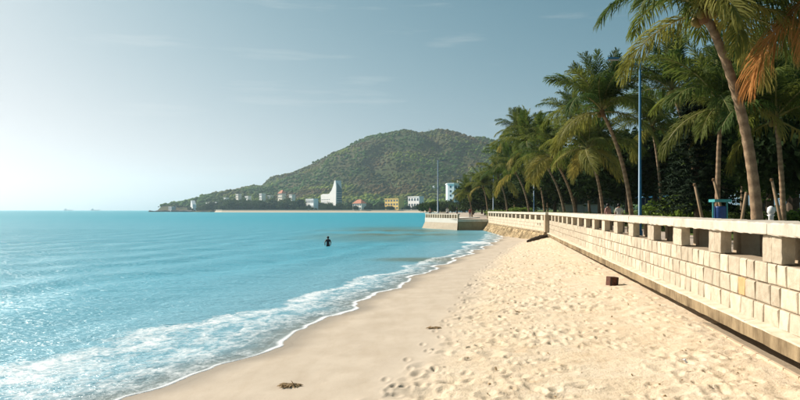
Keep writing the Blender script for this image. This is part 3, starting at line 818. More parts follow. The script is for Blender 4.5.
def palm_trunk(base, top, r0, r1, sag, seed):
    """curved ringed trunk from base to top; returns MB and crown tangent"""
    r = random.Random(seed); m = MB(); b, t = Vector(base), Vector(top); n = 46
    ctrl = b.lerp(t, .45) + Vector((sag * (b.x - t.x), sag * (b.y - t.y), 0)) + Vector((0, 0, .15 * (t.z - b.z)))
    P, rad, ring = [], [], []
    for i in range(n + 1):
        u = i / n; p = b * (1 - u) ** 2 + ctrl * 2 * u * (1 - u) + t * u * u
        flare = 1 + .55 * math.exp(-u * 14); q = (i % 2)
        P.append(p); rad.append((r0 + (r1 - r0) * u ** .8) * flare * (1.0 + (.04 if q else -.035) + r.uniform(-.02, .02))); ring.append(0.0 if q else 1.0)
    m.tube(P, rad, 10); return m, ring
palm_no = [0]
def palm(base_px, Y, crown_px, crown_py, L, nf, label, seed, dY=0.0, r0=.17, mix=(.36, .36, .19, .09), dead=0, z0=PZ, group='coconut palms along the promenade', simple_=False, crownmark=True, sag=.35, fronds=None):
    r = random.Random(seed)
    bx = at(base_px, Y); Yt = Y + dY; top = Vector((at(crown_px, Yt), Yt, CAMZ + (210 - crown_py) / 640 * Yt))
    root = thing('palm_tree', label, 'palm tree', (bx, Y, z0), group)
    m, ring = palm_trunk((bx, Y, z0 - .1), top, r0 * .74, r0 * .5, sag, seed)
    tr = m.build('trunk', M['trunk'], root, True)
    a = tr.data.attributes.new('ring', 'FLOAT', 'POINT'); a.data.foreach_set('value', np.repeat(ring, 10).astype(np.float32))
    loc = top - root.location
    m = MB(); k = r0 * .8
    m.tube([top + Vector((0, 0, -1.9 * k)), top + Vector((0, 0, -.9 * k)), top + Vector((0, 0, .2 * k)), top + Vector((0, 0, 1.7 * k)), top + Vector((0, 0, 2.6 * k))], [k * .62, k * 1.05, k * 1.0, k * .5, k * .1], 9)
    m.build('crown_base', M['fibre'], root, True)
    ga = 2.39996; kinds = ['up', 'mid', 'out', 'low']
    cum = np.cumsum(mix); a0 = r.uniform(0, 6.28)
    plan = fronds or []
    if not plan:
        for i in range(nf):
            kd = kinds[int(np.searchsorted(cum, min((i + .5) / nf, .999)))]
            plan.append((kd, a0 + i * ga + r.uniform(-.25, .25), r.uniform(.78, 1.15)))
        for i in range(dead): plan.append(('dead', r.uniform(0, 6.28), r.uniform(.7, .95)))
    for kd, az, s in plan:
        me = r.choice(FR[kd]); o = link('frond', me, root)
        o.location = loc + Vector((0, 0, {'up': 1.6, 'mid': 1.0, 'out': .5, 'low': 0, 'dead': -.4}[kd] * k))
        sc = L * s * (.8 if kd == 'up' else 1)
        o.rotation_euler = (R(r.uniform(-26, 26)), R(r.uniform(-11, 11)), az); o.scale = (sc, sc * r.uniform(.9, 1.1), sc)
    if not simple_:
        for i in range(5):
            m = MB(); az = r.uniform(0, 6.28); c = top + Vector((math.cos(az) * k * 1.3, math.sin(az) * k * 1.3, -k * r.uniform(.3, 1.4)))
            m.tube([c + Vector((0, 0, -.12)), c + Vector((0, 0, -.09)), c, c + Vector((0, 0, .09)), c + Vector((0, 0, .12))], [.02, .075, .1, .075, .02], 7); m.build('coconut', M['coconut'], root, True)
    return root
PI = math.pi
palm(759, 13.9, 704, 12, 2.75, 26, 'tall leaning coconut palm with curved ringed trunk right behind the parapet', 21, .2, .17, sag=.45,
     fronds=[('out', PI + .05, 1.0), ('mid', PI - .35, 1.0), ('low', PI + 1.25, .95), ('low', PI * 1.5 + .1, .9), ('low', PI * 1.5 + .75, .95), ('out', -.75, 1.0), ('out', -.2, 1.1), ('low', -.3, 1.0),
             ('low', .5, 1.0), ('out', .25, 1.1), ('mid', PI + .3, 1.25), ('mid', PI - .2, 1.2), ('mid', PI - .7, 1.1), ('mid', -.4, 1.2), ('mid', .1, 1.2), ('mid', .8, 1.1), ('out', 1.2, 1.0), ('out', 1.9, 1.0), ('mid', 2.0, 1.0), ('mid', -1.2, 1.1), ('mid', -1.9, 1.1),
             ('up', .3, 1.1), ('up', 1.5, 1), ('up', 2.6, 1.1), ('up', 3.8, 1.1), ('up', 5.0, 1.1), ('up', 5.9, 1), ('out', -1.5, .9), ('low', 2.15, .9), ('mid', -.75, 1.15), ('mid', .45, 1.2), ('out', .0, 1.15), ('out', -.45, .95), ('mid', PI + .7, 1.1), ('out', PI + .5, .85), ('up', 2.1, 1.2), ('up', .9, 1.2)])
palm(852, 12.6, 848, -30, 3.2, 0, 'coconut palm with orange dry fronds hanging beside the parapet', 22, 0, .18,
     fronds=[('dead', PI - .25, .86), ('dead', PI + .1, .66), ('dead', PI + .9, .7), ('out', PI - .5, 1), ('mid', PI + .4, 1), ('mid', 2.2, 1), ('up', 1, 1), ('up', 4, 1), ('mid', 5, 1), ('mid', .2, 1), ('out', 1.2, 1), ('out', 5.6, 1), ('mid', 3.6, 1.0), ('up', 3, 1), ('low', 4.4, 1), ('out', 3.4, 1.05)])
palm(633, 33, 602, 112, 3.5, 36, 'full coconut palm with slim leaning trunk beside the blue lamp post', 23, -.5, .17)
palm(604, 44, 588, 150, 3.6, 30, 'coconut palm with yellowing drooping fronds behind the two strollers', 24, -.5, .17, mix=(.3, .32, .22, .16))
palm(577, 51, 552, 158, 4.0, 30, 'strongly leaning coconut palm over the wall joint', 25, -1, .17, mix=(.32, .34, .2, .14))
palm(566, 62, 531, 148, 4.2, 32, 'tall coconut palm with dark upright fronds beyond the wall joint', 26, -1, .18)
palm(530, 72, 515, 172, 4.0, 24, 'coconut palm leaning seaward over the far parapet run', 27, 0, .17)
palm(508, 84, 498, 178, 4.0, 22, 'coconut palm behind the end of the far parapet run', 28, 0, .17, simple_=True)
palm(488, 104, 483, 187, 4.0, 22, 'coconut palm above the shaded inlet wall', 29, 0, .17, simple_=True)
palm(472, 122, 467, 193, 4.0, 22, 'small coconut palm standing on the pavement near the bastion', 30, 0, .17, simple_=True)
palm(717, 25, 721, 108, 3.3, 26, 'coconut palm with yellow green fronds behind the blue bin', 32, 0, .15, mix=(.28, .34, .22, .16))
palm(700, 34, 672, 92, 3.8, 26, 'coconut palm with broad crown behind the conifer', 33, 0, .16)
palm(662, 46, 652, 128, 3.6, 24, 'shaded coconut palm behind the blue lamp post', 34, 0, .16)
palm(784, 24, 776, 120, 3.4, 24, 'short coconut palm by the flower bed', 35, 0, .15)
palm(812, 33, 800, 78, 4.0, 26, 'coconut palm towering over the dark trees by the flower bed', 36, 0, .16)
palm(742, 40, 746, 78, 3.9, 26, 'coconut palm rising behind the leaning trunk', 37, 0, .16)
palm(545, 86, 520, 135, 4.4, 24, 'tall coconut palm crowning the far palm row', 38, 0, .18, simple_=True)
palm(590, 70, 572, 118, 4.2, 24, 'tall coconut palm rising behind the leaning ones', 39, 0, .18, simple_=True)
palm(548, 96, 541, 160, 4.4, 22, 'coconut palm in the back row of the far palms', 40, 0, .18, simple_=True)
palm(515, 110, 506, 158, 4.4, 22, 'coconut palm at the hillward end of the back row', 41, 0, .18, simple_=True)

# ------------------------------------------------------------------ broadleaf trees, conifer, shrubs
def leaf_crown(seed, nc, per, leaf, flat=.75, mats=None):
    """crown of unit radius made of leaf clumps"""
    r = np.random.RandomState(seed)
    d = r.normal(size=(nc, 3)); d /= np.linalg.norm(d, axis=1)[:, None]
    c = d * (r.rand(nc, 1) ** .45) * np.array([.85, .85, .85 * flat]); cs = r.uniform(.13, .27, nc)
    P = (c[:, None] + r.normal(size=(nc, per, 3)) * cs[:, None, None] * np.array([.6, .6, .5])).reshape(-1, 3); n = len(P)
    a = r.normal(size=(n, 3)); a /= np.linalg.norm(a, axis=1)[:, None]; b = np.cross(a, r.normal(size=(n, 3))); b /= np.linalg.norm(b, axis=1)[:, None]
    s = leaf * r.uniform(.6, 1.3, (n, 1)); a *= s; b *= s * .5
    V = np.stack([P - a, P + b, P + a, P - b], 1).reshape(-1, 3).astype(np.float32)
    me = bpy.data.meshes.new('crown'); me.vertices.add(len(V)); me.vertices.foreach_set('co', V.ravel())
    me.loops.add(len(V)); me.loops.foreach_set('vertex_index', np.arange(len(V), dtype=np.int32)); me.polygons.add(n)
    me.polygons.foreach_set('loop_start', np.arange(0, len(V), 4, dtype=np.int32)); me.polygons.foreach_set('loop_total', np.full(n, 4, dtype=np.int32))
    me.materials.append(mats); me.update(calc_edges=True); return me
CR = {'dark': [leaf_crown(s, 190, 60, .062, .8, M['leaf_dark']) for s in (1, 2)],
      'mid': [leaf_crown(s, 150, 55, .065, .85, M['leaf_mid']) for s in (3, 4)],
      'light': [leaf_crown(s, 90, 50, .085, .7, M['leaf_light']) for s in (5, 6)],
      'far': [leaf_crown(s, 60, 30, .13, .8, M['leaf_mid']) for s in (7, 8, 9)],
      'fard': [leaf_crown(s, 60, 30, .13, .8, M['leaf_dark']) for s in (17, 18)]}
def broad_trunk(H, r0, seed):
    r = random.Random(seed); m = MB()
    m.tube([(0, 0, -.1), (0.05, 0, H * .3), (.1 * r.uniform(-1, 1), .1, H * .62)], [r0 * 1.3, r0, r0 * .75], 8)
    for i in range(5):
        a = i * 1.26 + r.random(); z = H * r.uniform(.4, .6); q = H * r.uniform(.2, .32)
        m.tube([(0, 0, z), (math.cos(a) * q * .5, math.sin(a) * q * .5, z + q * .5), (math.cos(a) * q, math.sin(a) * q, z + q)], [r0 * .55, r0 * .35, r0 * .12], 6)
    return m.mesh('trunk', M['bark'])
TR = [broad_trunk(8, .2, s) for s in (1, 2)]
def tree(px, Y, H, Rx, kind, label, seed, group=None, z0=PZ + .3, low=.22, name='broadleaf_tree', zc=None):
    r = random.Random(seed)
    root = thing(name, label, 'tree' if name != 'shrub' else 'shrub', (at(px, Y), Y, z0), group)
    if name != 'shrub':
        t = link('trunk', r.choice(TR), root); s = H / 8 * .95; t.scale = (s, s, s); t.rotation_euler = (0, 0, r.uniform(0, 6))
    c = link('crown' if name != 'shrub' else 'foliage', r.choice(CR[kind]), root)
    hz = H * (1 - low) / 2; c.location = (0, 0, H * low + hz); c.scale = (Rx, Rx, hz * 1.15); c.rotation_euler = (0, 0, r.uniform(0, 6.28))
    return root
GB = 'evergreen trees of the park behind the palms'
PARK = ['dark evergreen tree above the white end of the low boundary wall', 'dark evergreen tree behind the two strollers', 'dark evergreen tree directly behind the blue lamp post', 'dark evergreen tree over the blue kiosk', 'large dark evergreen tree over the white kiosk',
        'mid green leafy tree behind the blue litter bin', 'dark evergreen tree behind the leaning palm trunk', 'mid green leafy tree above the white turned post', 'dark evergreen tree beside the palm with dry fronds', 'smaller mid green leafy tree behind the slim leaning stake', 'smaller dark evergreen tree behind the flower bed shrubs',
        'dark evergreen tree behind the strongly leaning palm', 'dark evergreen tree behind the lamp among the far palms', 'dark evergreen tree behind the end of the far parapet', 'low dark evergreen tree above the shaded inlet wall', 'dark evergreen tree at the back between the lamp post and the kiosks', 'tallest dark evergreen tree, at the back behind the leaning palm trunk', 'broad dark evergreen tree at the back behind the conifer', 'tall mid green tree filling the gap under the dry orange fronds', 'tall mid green tree rising to the right of the leaning palm crown']
for i, (px, Y, H, Rx, kind, low) in enumerate([(575, 78, 9, 5.5, 'dark', .2), (600, 66, 9, 5.0, 'dark', .2), (628, 56, 8.5, 4.6, 'dark', .22), (655, 64, 9.5, 5.0, 'dark', .2), (690, 60, 11, 5.5, 'dark', .2),
        (725, 50, 10, 5.0, 'mid', .2), (760, 46, 10.5, 5.2, 'dark', .18), (795, 42, 10, 5, 'mid', .18), (835, 38, 9, 5, 'dark', .2), (770, 31, 6.8, 3.0, 'mid', .22), (805, 28, 7.0, 3.0, 'dark', .2),
        (555, 92, 9, 6, 'dark', .15), (530, 104, 8, 6, 'dark', .12), (505, 122, 8, 6, 'dark', .12), (485, 142, 7, 6, 'dark', .1), (640, 84, 9, 6, 'dark', .15), (745, 66, 13, 6.5, 'dark', .2), (700, 82, 10, 7, 'dark', .15), (792, 40, 11.5, 4.6, 'mid', .25), (768, 54, 12.5, 5.5, 'mid', .25)]):
    tree(px, Y, H, Rx, kind, PARK[i], 200 + i, GB, low=low)
# shrubs and flower beds
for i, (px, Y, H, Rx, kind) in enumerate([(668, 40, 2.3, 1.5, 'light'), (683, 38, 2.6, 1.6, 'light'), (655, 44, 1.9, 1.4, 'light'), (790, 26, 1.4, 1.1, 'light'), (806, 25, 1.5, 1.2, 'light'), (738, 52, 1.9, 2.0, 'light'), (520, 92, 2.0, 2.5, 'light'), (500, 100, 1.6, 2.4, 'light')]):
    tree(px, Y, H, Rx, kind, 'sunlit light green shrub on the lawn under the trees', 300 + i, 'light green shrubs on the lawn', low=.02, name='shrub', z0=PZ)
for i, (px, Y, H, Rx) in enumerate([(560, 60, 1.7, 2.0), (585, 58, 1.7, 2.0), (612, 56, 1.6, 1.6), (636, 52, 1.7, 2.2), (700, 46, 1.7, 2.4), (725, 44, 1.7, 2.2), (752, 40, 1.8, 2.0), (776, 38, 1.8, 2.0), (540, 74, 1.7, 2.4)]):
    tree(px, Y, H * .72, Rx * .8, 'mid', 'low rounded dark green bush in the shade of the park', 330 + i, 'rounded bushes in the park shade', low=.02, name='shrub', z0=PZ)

def conifer():
    px, Y, H = 697, 27, 6.9
    root = thing('conifer', 'dark conical conifer with drooping branch tiers behind the parapet', 'tree', (at(px, Y), Y, PZ))
    m = MB(); x0, y0 = at(px, Y), Y; m.tube([(x0, y0, PZ - .1), (x0, y0, PZ + H * .98)], [.14, .02], 8); m.build('trunk', M['bark'], root)
    m = MB(); r = random.Random(3); z = 1.5
    while z < H - .15:
        rad = 1.75 * (1 - (z - 1.2) / (H - 1.0)) ** .8 + .1; nb = 9
        for i in range(nb):
            a = i * 6.283 / nb + r.uniform(-.3, .3) + z; d = Vector((math.cos(a), math.sin(a), 0)); L = rad * r.uniform(.8, 1.12)
            for k in range(14):
                t = (k + 1) / 14; p = Vector((x0, y0, PZ + z)) + d * L * t + Vector((0, 0, .12 * t - .35 * t * t))
                for q in range(5):
                    v = Vector((r.gauss(0, 1), r.gauss(0, 1), r.gauss(-.5, .6))).normalized() * r.uniform(.14, .26); w = v.orthogonal().normalized() * .03
                    m.add([p - w, p + w, p + v + w * .5, p + v - w * .5], [(0, 1, 2, 3)])
        z += r.uniform(.2, .3)
    m.build('crown', M['needle'], root)
conifer()
# leaning stakes and young trunks seen under the crowns
def stake(px0, y0, px1, y1, Y, rad, label, name='support_stake', cat='stake', group='timber stakes propping young trees'):
    b = Vector((at(px0, Y), Y, PZ)); t = Vector((at(px1, Y), Y + .2, CAMZ + (210 - y1) / 640 * Y)); o = thing(name, label, cat, b, group)
    m = MB(); m.tube([b + Vector((0, 0, -.05)), b.lerp(t, .5) + Vector((.02, .03, 0)), t], [rad * 1.1, rad, rad * .8], 7); m.build('shaft', M['pole_wood'], o, True)
    m = MB(); m.tube([t + Vector((0, 0, -.1)), t + Vector((0, 0, -.02))], [rad * .95, rad * .95], 7); m.build('binding', M['fibre'], o)
stake(736, 0, 750, 192, 19, .05, 'pale timber stake leaning against the curved palm trunk')
stake(708, 0, 697, 183, 24, .06, 'pale timber stake leaning away from the blue bin')
stake(730, 0, 716, 178, 24.5, .06, 'pale timber stake propped beside the blue bin')
stake(787, 0, 775, 178, 22, .06, 'slim leaning stake by the flower bed')

# ------------------------------------------------------------------ street furniture
def lamp(px, Y, top_py, arm_px, label, group='blue street lamps', globe=False, r=.07, z0=PZ):
    x = at(px, Y); H = CAMZ + (210 - top_py) / 640 * Y
    root = thing('street_lamp', label, 'street lamp', (x, Y, z0), group)
    m = MB(); m.tube([(x, Y, z0), (x, Y, z0 + .5), (x, Y, z0 + .55), (x, Y, H)], [r * 1.5, r * 1.5, r * 1.0, r * .62], 10); m.build('pole', M['blue_paint'], root, True)
    m = MB(); m.box((x - .22, Y - .22, z0), (x + .22, Y + .22, z0 + .06)); m.build('base_plate', M['blue_paint'], root)
    a = at(arm_px, Y); z1 = H - .12
    m = MB(); m.tube([(x, Y, z1 - .18), (x + (a - x) * .5, Y, z1), (a, Y, z1 + .1)], [.035, .03, .028], 7); m.build('arm', M['blue_paint'], root, True)
    s = 1 if a > x else -1
    m = MB(); m.prism([(a - .28, Y - .13), (a + .28, Y - .10), (a + .28, Y + .10), (a - .28, Y + .13)], z1 + .06, z1 + .13)
    hd = m.build('lamp_head', M['blue_paint'], root)
    m = MB(); m.box((a - .24, Y - .09, z1 + .035), (a + .18, Y + .09, z1 + .057)); m.build('lens', M['grey_metal'], hd)
    if globe:
        g = MB(); c = Vector((at(px - 4, Y), Y, H - 27 / 640 * Y)); n = 7
        g.tube([c + Vector((0, 0, .24 * math.cos(math.pi * i / n))) for i in range(n, -1, -1)], [max(.02, .24 * math.sin(math.pi * i / n)) for i in range(n, -1, -1)], 10); g.build('globe', M['white_paint'], root, True)
        g = MB(); g.tube([(x, Y, c.z - .22), (c.x, Y, c.z - .22)], .05, 6); g.build('bracket', M['blue_paint'], root)
lamp(640, 25.6, 58, 614, 'tall blue street lamp with a side arm rising behind the parapet', r=.07)
lamp(438, 118, 160, 445, 'blue street lamp with a globe standing by the bastion', globe=True, r=.14, z0=1.62)
lamp(493.5, 104, 168, 500, 'blue street lamp at the end of the far parapet run', r=.13)
lamp(534, 80, 150, 542, 'blue street lamp among the far palms', r=.10)

def bin_():
    px, Y = 720, 22.2; x = at(px, Y); z = PZ
    root = thing('litter_bin', 'blue litter bin hung in a teal roofed frame behind the parapet', 'litter bin', (x, Y, z))
    for s in (-1, 1): m = MB(); m.tube([(x + s * .24, Y, z), (x + s * .24, Y, z + 1.62)], .03, 8); m.build('post', M['teal_paint'], root)
    m = MB(); m.box((x - .29, Y - .22, z + 1.623), (x + .29, Y + .22, z + 1.72)); m.build('roof', M['teal_paint'], root)
    n = 9; m = MB(); m.tube([(x, Y, z + .55), (x, Y, z + .6), (x, Y, z + 1.42), (x, Y, z + 1.48)], [.15, .18, .195, .2], 14); m.build('barrel', M['bin_blue'], root, True)
    m = MB(); m.box((x - .24, Y - .015, z + .9), (x + .24, Y + .015, z + .94)); m.build('hanger', M['teal_paint'], root)
bin_()
def white_post():
    px, Y = 771, 14.6; x = at(px, Y); z = PZ
    root = thing('bollard_light', 'short white turned post standing behind the parapet', 'post', (x, Y, z))
    m = MB(); m.tube([(x, Y, z), (x, Y, z + .05), (x, Y, z + .08), (x, Y, z + 1.2), (x, Y, z + 1.24)], [.11, .11, .065, .055, .085], 12); m.build('shaft', M['white_paint'], root, True)
    m = MB(); m.tube([(x, Y, z + 1.243), (x, Y, z + 1.30), (x, Y, z + 1.40), (x, Y, z + 1.44)], [.05, .085, .075, .02], 12); m.build('cap', M['white_paint'], root, True)
white_post()

def kiosk(px, Y, w, h, mat, roof, label):
    x = at(px, Y); z = PZ + .3
    root = thing('kiosk', label, 'kiosk', (x, Y, z), 'small park kiosks')
    m = MB(); m.box((x - w / 2, Y, z), (x + w / 2, Y + 2, z + 1.0)); m.build('counter', mat, root)
    for sx in (-1, 1):
        for sy in (0, 2): m = MB(); m.tube([(x + sx * (w / 2 - .06), Y + sy * .94 + .06, z + 1.003), (x + sx * (w / 2 - .06), Y + sy * .94 + .06, z + h)], .045, 6); m.build('post', M['grey_metal'], root)
    m = MB(); m.add([(x - w / 2 - .3, Y - .3, z + h), (x + w / 2 + .3, Y - .3, z + h), (x + w / 2 + .3, Y + 2.3, z + h), (x - w / 2 - .3, Y + 2.3, z + h), (x - w / 2, Y + 1, z + h + .45), (x + w / 2, Y + 1, z + h + .45)], [(0, 3, 2, 1), (0, 1, 5, 4), (3, 4, 5, 2), (0, 4, 3), (1, 2, 5)]); m.build('roof', roof, root)
    m = MB(); m.box((x - w / 2 + .1, Y + 1.9, z + 1.004), (x + w / 2 - .1, Y + 1.95, z + h - .02)); m.build('back_panel', mat, root)
kiosk(657, 70, 2.6, 2.4, M['bin_blue'], M['blue_paint'], 'small blue kiosk under the trees')
kiosk(670, 72, 2.4, 2.3, M['white_wall'], M['white_paint'], 'small white kiosk under the trees')
# low white garden wall far behind the trunks
def garden_wall(px0, px1, Y, h, label):
    x0, x1 = at(px0, Y), at(px1, Y); z = PZ + .2
    root = thing('garden_wall', label, 'wall', ((x0 + x1) / 2, Y, z), 'pale walls across the park')
    m = MB(); m.box((x0, Y, z - .4), (x1, Y + .25, z + h)); m.build('wall', M['white_wall'], root)
    m = MB(); m.box((x0 - .05, Y - .06, z + h + .002), (x1 + .05, Y + .31, z + h + .12)); m.build('coping', M['coping'], root)
    n = max(2, int((x1 - x0) / 4))
    for i in range(n + 1):
        q = x0 + (x1 - x0) * i / n; m = MB(); m.box((q - .2, Y - .09, z - .4), (q + .2, Y - .003, z + h + .25)); m.build('pillar', M['white_wall'], root)
garden_wall(560, 612, 95, 1.9, 'low pale boundary wall across the park behind the strollers')
garden_wall(676, 800, 90, 1.7, 'long pale boundary wall behind the dark trees')

# ------------------------------------------------------------------ people
def person(name, joints, radii, bones, mats_fn, mats, loc, label, hair=True, group=None, rz=0.0, k=1.0):
    me = bpy.data.meshes.new('b'); me.from_pydata([Vector(j) for j in joints], bones, [])
    ob = bpy.data.objects.new('b', me); COL.objects.link(ob)
    md = ob.modifiers.new('s', 'SKIN'); md.use_smooth_shade = True
    for v, rr in zip(me.skin_vertices[0].data, radii): v.radius = rr if hasattr(rr, '__len__') else (rr, rr)
    me.skin_vertices[0].data[0].use_root = True
    sb = ob.modifiers.new('u', 'SUBSURF'); sb.levels = 2; sb.render_levels = 2
    dg = bpy.context.evaluated_depsgraph_get(); dg.update()
    nm = bpy.data.meshes.new_from_object(ob.evaluated_get(dg)); bpy.data.objects.remove(ob)
    nm.materials.clear()
    for x in mats: nm.materials.append(x)
    nm.polygons.foreach_set('material_index', [mats_fn(p.center) for p in nm.polygons])
    nm.polygons.foreach_set('use_smooth', [True] * len(nm.polygons))
    root = thing(name, label, 'person', loc, group); root.rotation_euler = (0, 0, rz); root.scale = (k, k, k)
    o = bpy.data.objects.new('body', nm); COL.objects.link(o); o.parent = root
    if hair:
        h = Vector(joints[-1]); m = MB(); n = 6
        m.tube([h + Vector((0, .015, -.06)), h + Vector((0, .012, .0)), h + Vector((0, .01, .06)), h + Vector((0, .005, .105)), h + Vector((0, 0, .135))], [.088, .108, .108, .085, .03], 12)
        hm = m.mesh('hair', M['hair']); hm.polygons.foreach_set('use_smooth', [True] * len(hm.polygons)); q = bpy.data.objects.new('hair', hm); COL.objects.link(q); q.parent = root
        hh = m
    return root
# standing figure, facing -Y
J = [(0, 0, .95), (0, .01, 1.15), (0, 0, 1.36), (0, 0, 1.47), (.17, 0, 1.40), (.23, .02, 1.14), (.22, -.06, .90), (.22, -.09, .80), (-.17, 0, 1.40), (-.23, .02, 1.14), (-.22, -.06, .90), (-.22, -.09, .80),
     (.09, 0, .90), (.10, -.02, .50), (.10, .03, .08), (.10, -.12, .03), (-.09, 0, .90), (-.10, .02, .50), (-.10, .06, .08), (-.10, -.09, .03), (0, -.01, 1.60)]
B = [(0, 1), (1, 2), (2, 3), (2, 4), (4, 5), (5, 6), (6, 7), (2, 8), (8, 9), (9, 10), (10, 11), (0, 12), (12, 13), (13, 14), (14, 15), (0, 16), (16, 17), (17, 18), (18, 19), (3, 20)]
RD = [(.15, .11), (.14, .10), (.16, .11), .055, .065, .05, .04, .035, .065, .05, .04, .035, .085, .06, .045, .035, .085, .06, .045, .035, (.085, .10)]
def clothes(p): return 0 if p.z > 1.44 or (abs(p.x) > .19 and p.z < 1.16) or p.z < .06 else (1 if p.z > .92 else 2)
for i, (px, Y, top, sh, lab) in enumerate([(608, 41.5, M['cloth_pink'], M['cloth_dark'], 'person in a pink shirt strolling behind the parapet'), (619, 41.8, M['cloth_white'], M['cloth_red'], 'person in a white shirt strolling behind the parapet')]):
    person('person', J, RD, B, clothes, [M['skin'], top, sh], (at(px, Y), Y, PZ), lab, rz=.5 - i * .9, k=1.03)
for i, (px, Y, top, lab) in enumerate([(447.5, 103, M['cloth_white'], 'person in white standing on the bastion'), (457, 97.5, M['cloth_dark'], 'person in dark clothes at the end of the bastion'), (470, 108, M['cloth_red'], 'person in dark red on the pavement above the inlet'), (430, 106.5, M['cloth_pink'], 'person in pink at the outer end of the bastion')]):
    person('person', J, RD, B, clothes, [M['skin'], top, M['cloth_dark']], (at(px, Y), Y, 1.625 if i == 2 else 1.755), lab, rz=i * 1.3)
# bather, hips under water, back turned to the beach, arms held by the sides
J2 = list(J); J2[4:8] = [(.18, 0, 1.38), (.27, .03, 1.15), (.24, .13, .93), (.22, .2, .88)]; J2[8:12] = [(-.18, 0, 1.38), (-.28, .03, 1.15), (-.25, .13, .93), (-.23, .2, .88)]
person('person', J2, RD, B, lambda p: 0 if p.z > 1.46 or abs(p.x) > .2 else 1, [M['skin_wet'], M['cloth_dark']], (at(328, 53.5), 53.5, -.80), 'dark haired bather standing waist deep in the sea', rz=.3, k=.93)

# ------------------------------------------------------------------ things on the sand
def sand_z(x, y):
    zw = float(np.interp(y, [5, 9, 13, 20, 45, 52, 56, 62, 75, 95], [.38, .42, .46, .55, .72, .78, .52, .34, .2, .1])); sx = float(shore_x(y)); t = (x - sx) / (float(wall_x(y)) - sx)
    return zw * max(0, t) ** 1.15
def beach_bits():
    Y = 21.3; x = at(612, Y); z = sand_z(x, Y)
    root = thing('iron_box', 'rusty dark brown iron box half sunk in the dry sand', 'box', (x, Y, z))
    T = Matrix.Translation((x, Y, z)) @ Matrix.Rotation(R(10), 4, 'Z') @ Matrix.Rotation(R(4), 4, 'Y')
    m = MB(); m.box((-.15, -.14, -.08), (.15, .14, .25), T); m.build('body', M['rust'], root)
    m = MB(); m.box((-.148, -.138, .253), (.148, .138, .27), T); m.build('lid', M['rust'], root)
    for s in (-1, 1): m = MB(); m.box((s * .11 - .018, -.16, -.03), (s * .11 + .018, -.143, .25), T); m.build('strap', M['driftwood'], root)
    # dark beam shape added for the shaded edge of the sand bank
    a = Vector((at(549, 54.2), 54.2, .84)); b = Vector((at(528, 50.5), 50.5, 0)); b.z = sand_z(b.x, b.y) + .06
    root = thing('driftwood_beam', 'dark waterlogged beam lying on the sand below the wall joint', 'driftwood', b)
    m = MB(); m.tube([b, b.lerp(a, .3) + Vector((0, 0, .05)), b.lerp(a, .65) + Vector((0, .1, .06)), a], [.13, .17, .15, .12], 7); m.build('log', M['driftwood'], root)
    c = b.lerp(a, .4) + Vector((0, 0, .1)); m = MB(); m.tube([c, c + Vector((.2, -.3, .22))], [.06, .03], 6); m.build('branch_stub', M['driftwood'], root)
    # seaweed tufts
    def patch(px, Y, size, label, n=80, seed=1, group='dry seaweed tufts on the sand'):
        r = random.Random(seed); x = at(px, Y); z = sand_z(x, Y) + .0; m = MB()
        for i in range(n):
            a = r.uniform(0, 6.28); d = r.random() ** .6 * size; p = Vector((x + math.cos(a) * d, Y + math.sin(a) * d * .45, z + r.uniform(0, .012))); v = Vector((r.gauss(0, 1), r.gauss(0, .6), r.uniform(0, .12))).normalized() * r.uniform(.05, .14)
            m.tube([p, p + v * .5 + Vector((0, 0, .02)), p + v], [.006, .008, .003], 4, False)
        tag(m.build('seaweed', M['seaweed'], None), label, 'seaweed', group)
    patch(289, 10.6, .15, 'flat brown seaweed tuft lying on the smooth wet sand', 150, 4)
    patch(434, 15.4, .16, 'thin brown seaweed streak at the edge of the trampled sand', 60, 5)
    patch(520, 17, .12, 'small brown seaweed knot in the trampled sand', 40, 8)
    # white scrap
    Y = 10.9; x = at(683.5, Y); z = sand_z(x, Y) + .03; m = MB(); r = random.Random(2)
    g = [[Vector((x - .06 + .04 * i, Y - .05 + .035 * j, z + r.uniform(0, .06))) for i in range(4)] for j in range(4)]
    vs = [p for row in g for p in row]; fs = [(j * 4 + i, j * 4 + i + 1, j * 4 + i + 5, j * 4 + i + 4) for j in range(3) for i in range(3)]
    m.add(vs + [p + Vector((0, 0, .004)) for p in vs], fs + [tuple(16 + q for q in f[::-1]) for f in fs]); tag(m.build('plastic_scrap', M['litter'], None), 'crumpled white plastic scrap on the dry sand near the plinth', 'litter')
    # pebbles and crumbs scattered in the trampled sand: beyond counting
    m = MB()
    for i in range(150):
        Y = 8 + 26 * r.random() ** 1.6; e0 = float(np.interp(Y, [5, 9, 12, 20, 30, 45], [-1.2, -0.25, .7, 2.1, 4.1, 7.6])); x = e0 + (WC - .2 + WT * Y - e0) * r.random(); z = sand_z(x, Y) + r.uniform(-.01, .015); q = r.uniform(.006, .018)
        T = Matrix.Translation((x, Y, z)) @ Matrix.Rotation(r.uniform(0, 3), 4, (r.random(), r.random(), 1)); m.box((-q * 1.5, -q, -q * .6), (q * 1.5, q, q * .6), T)
    stuff(m.build('beach_debris', M['seaweed'], None), 'dark crumbs of shell and bark strewn in the trampled sand')
beach_bits()

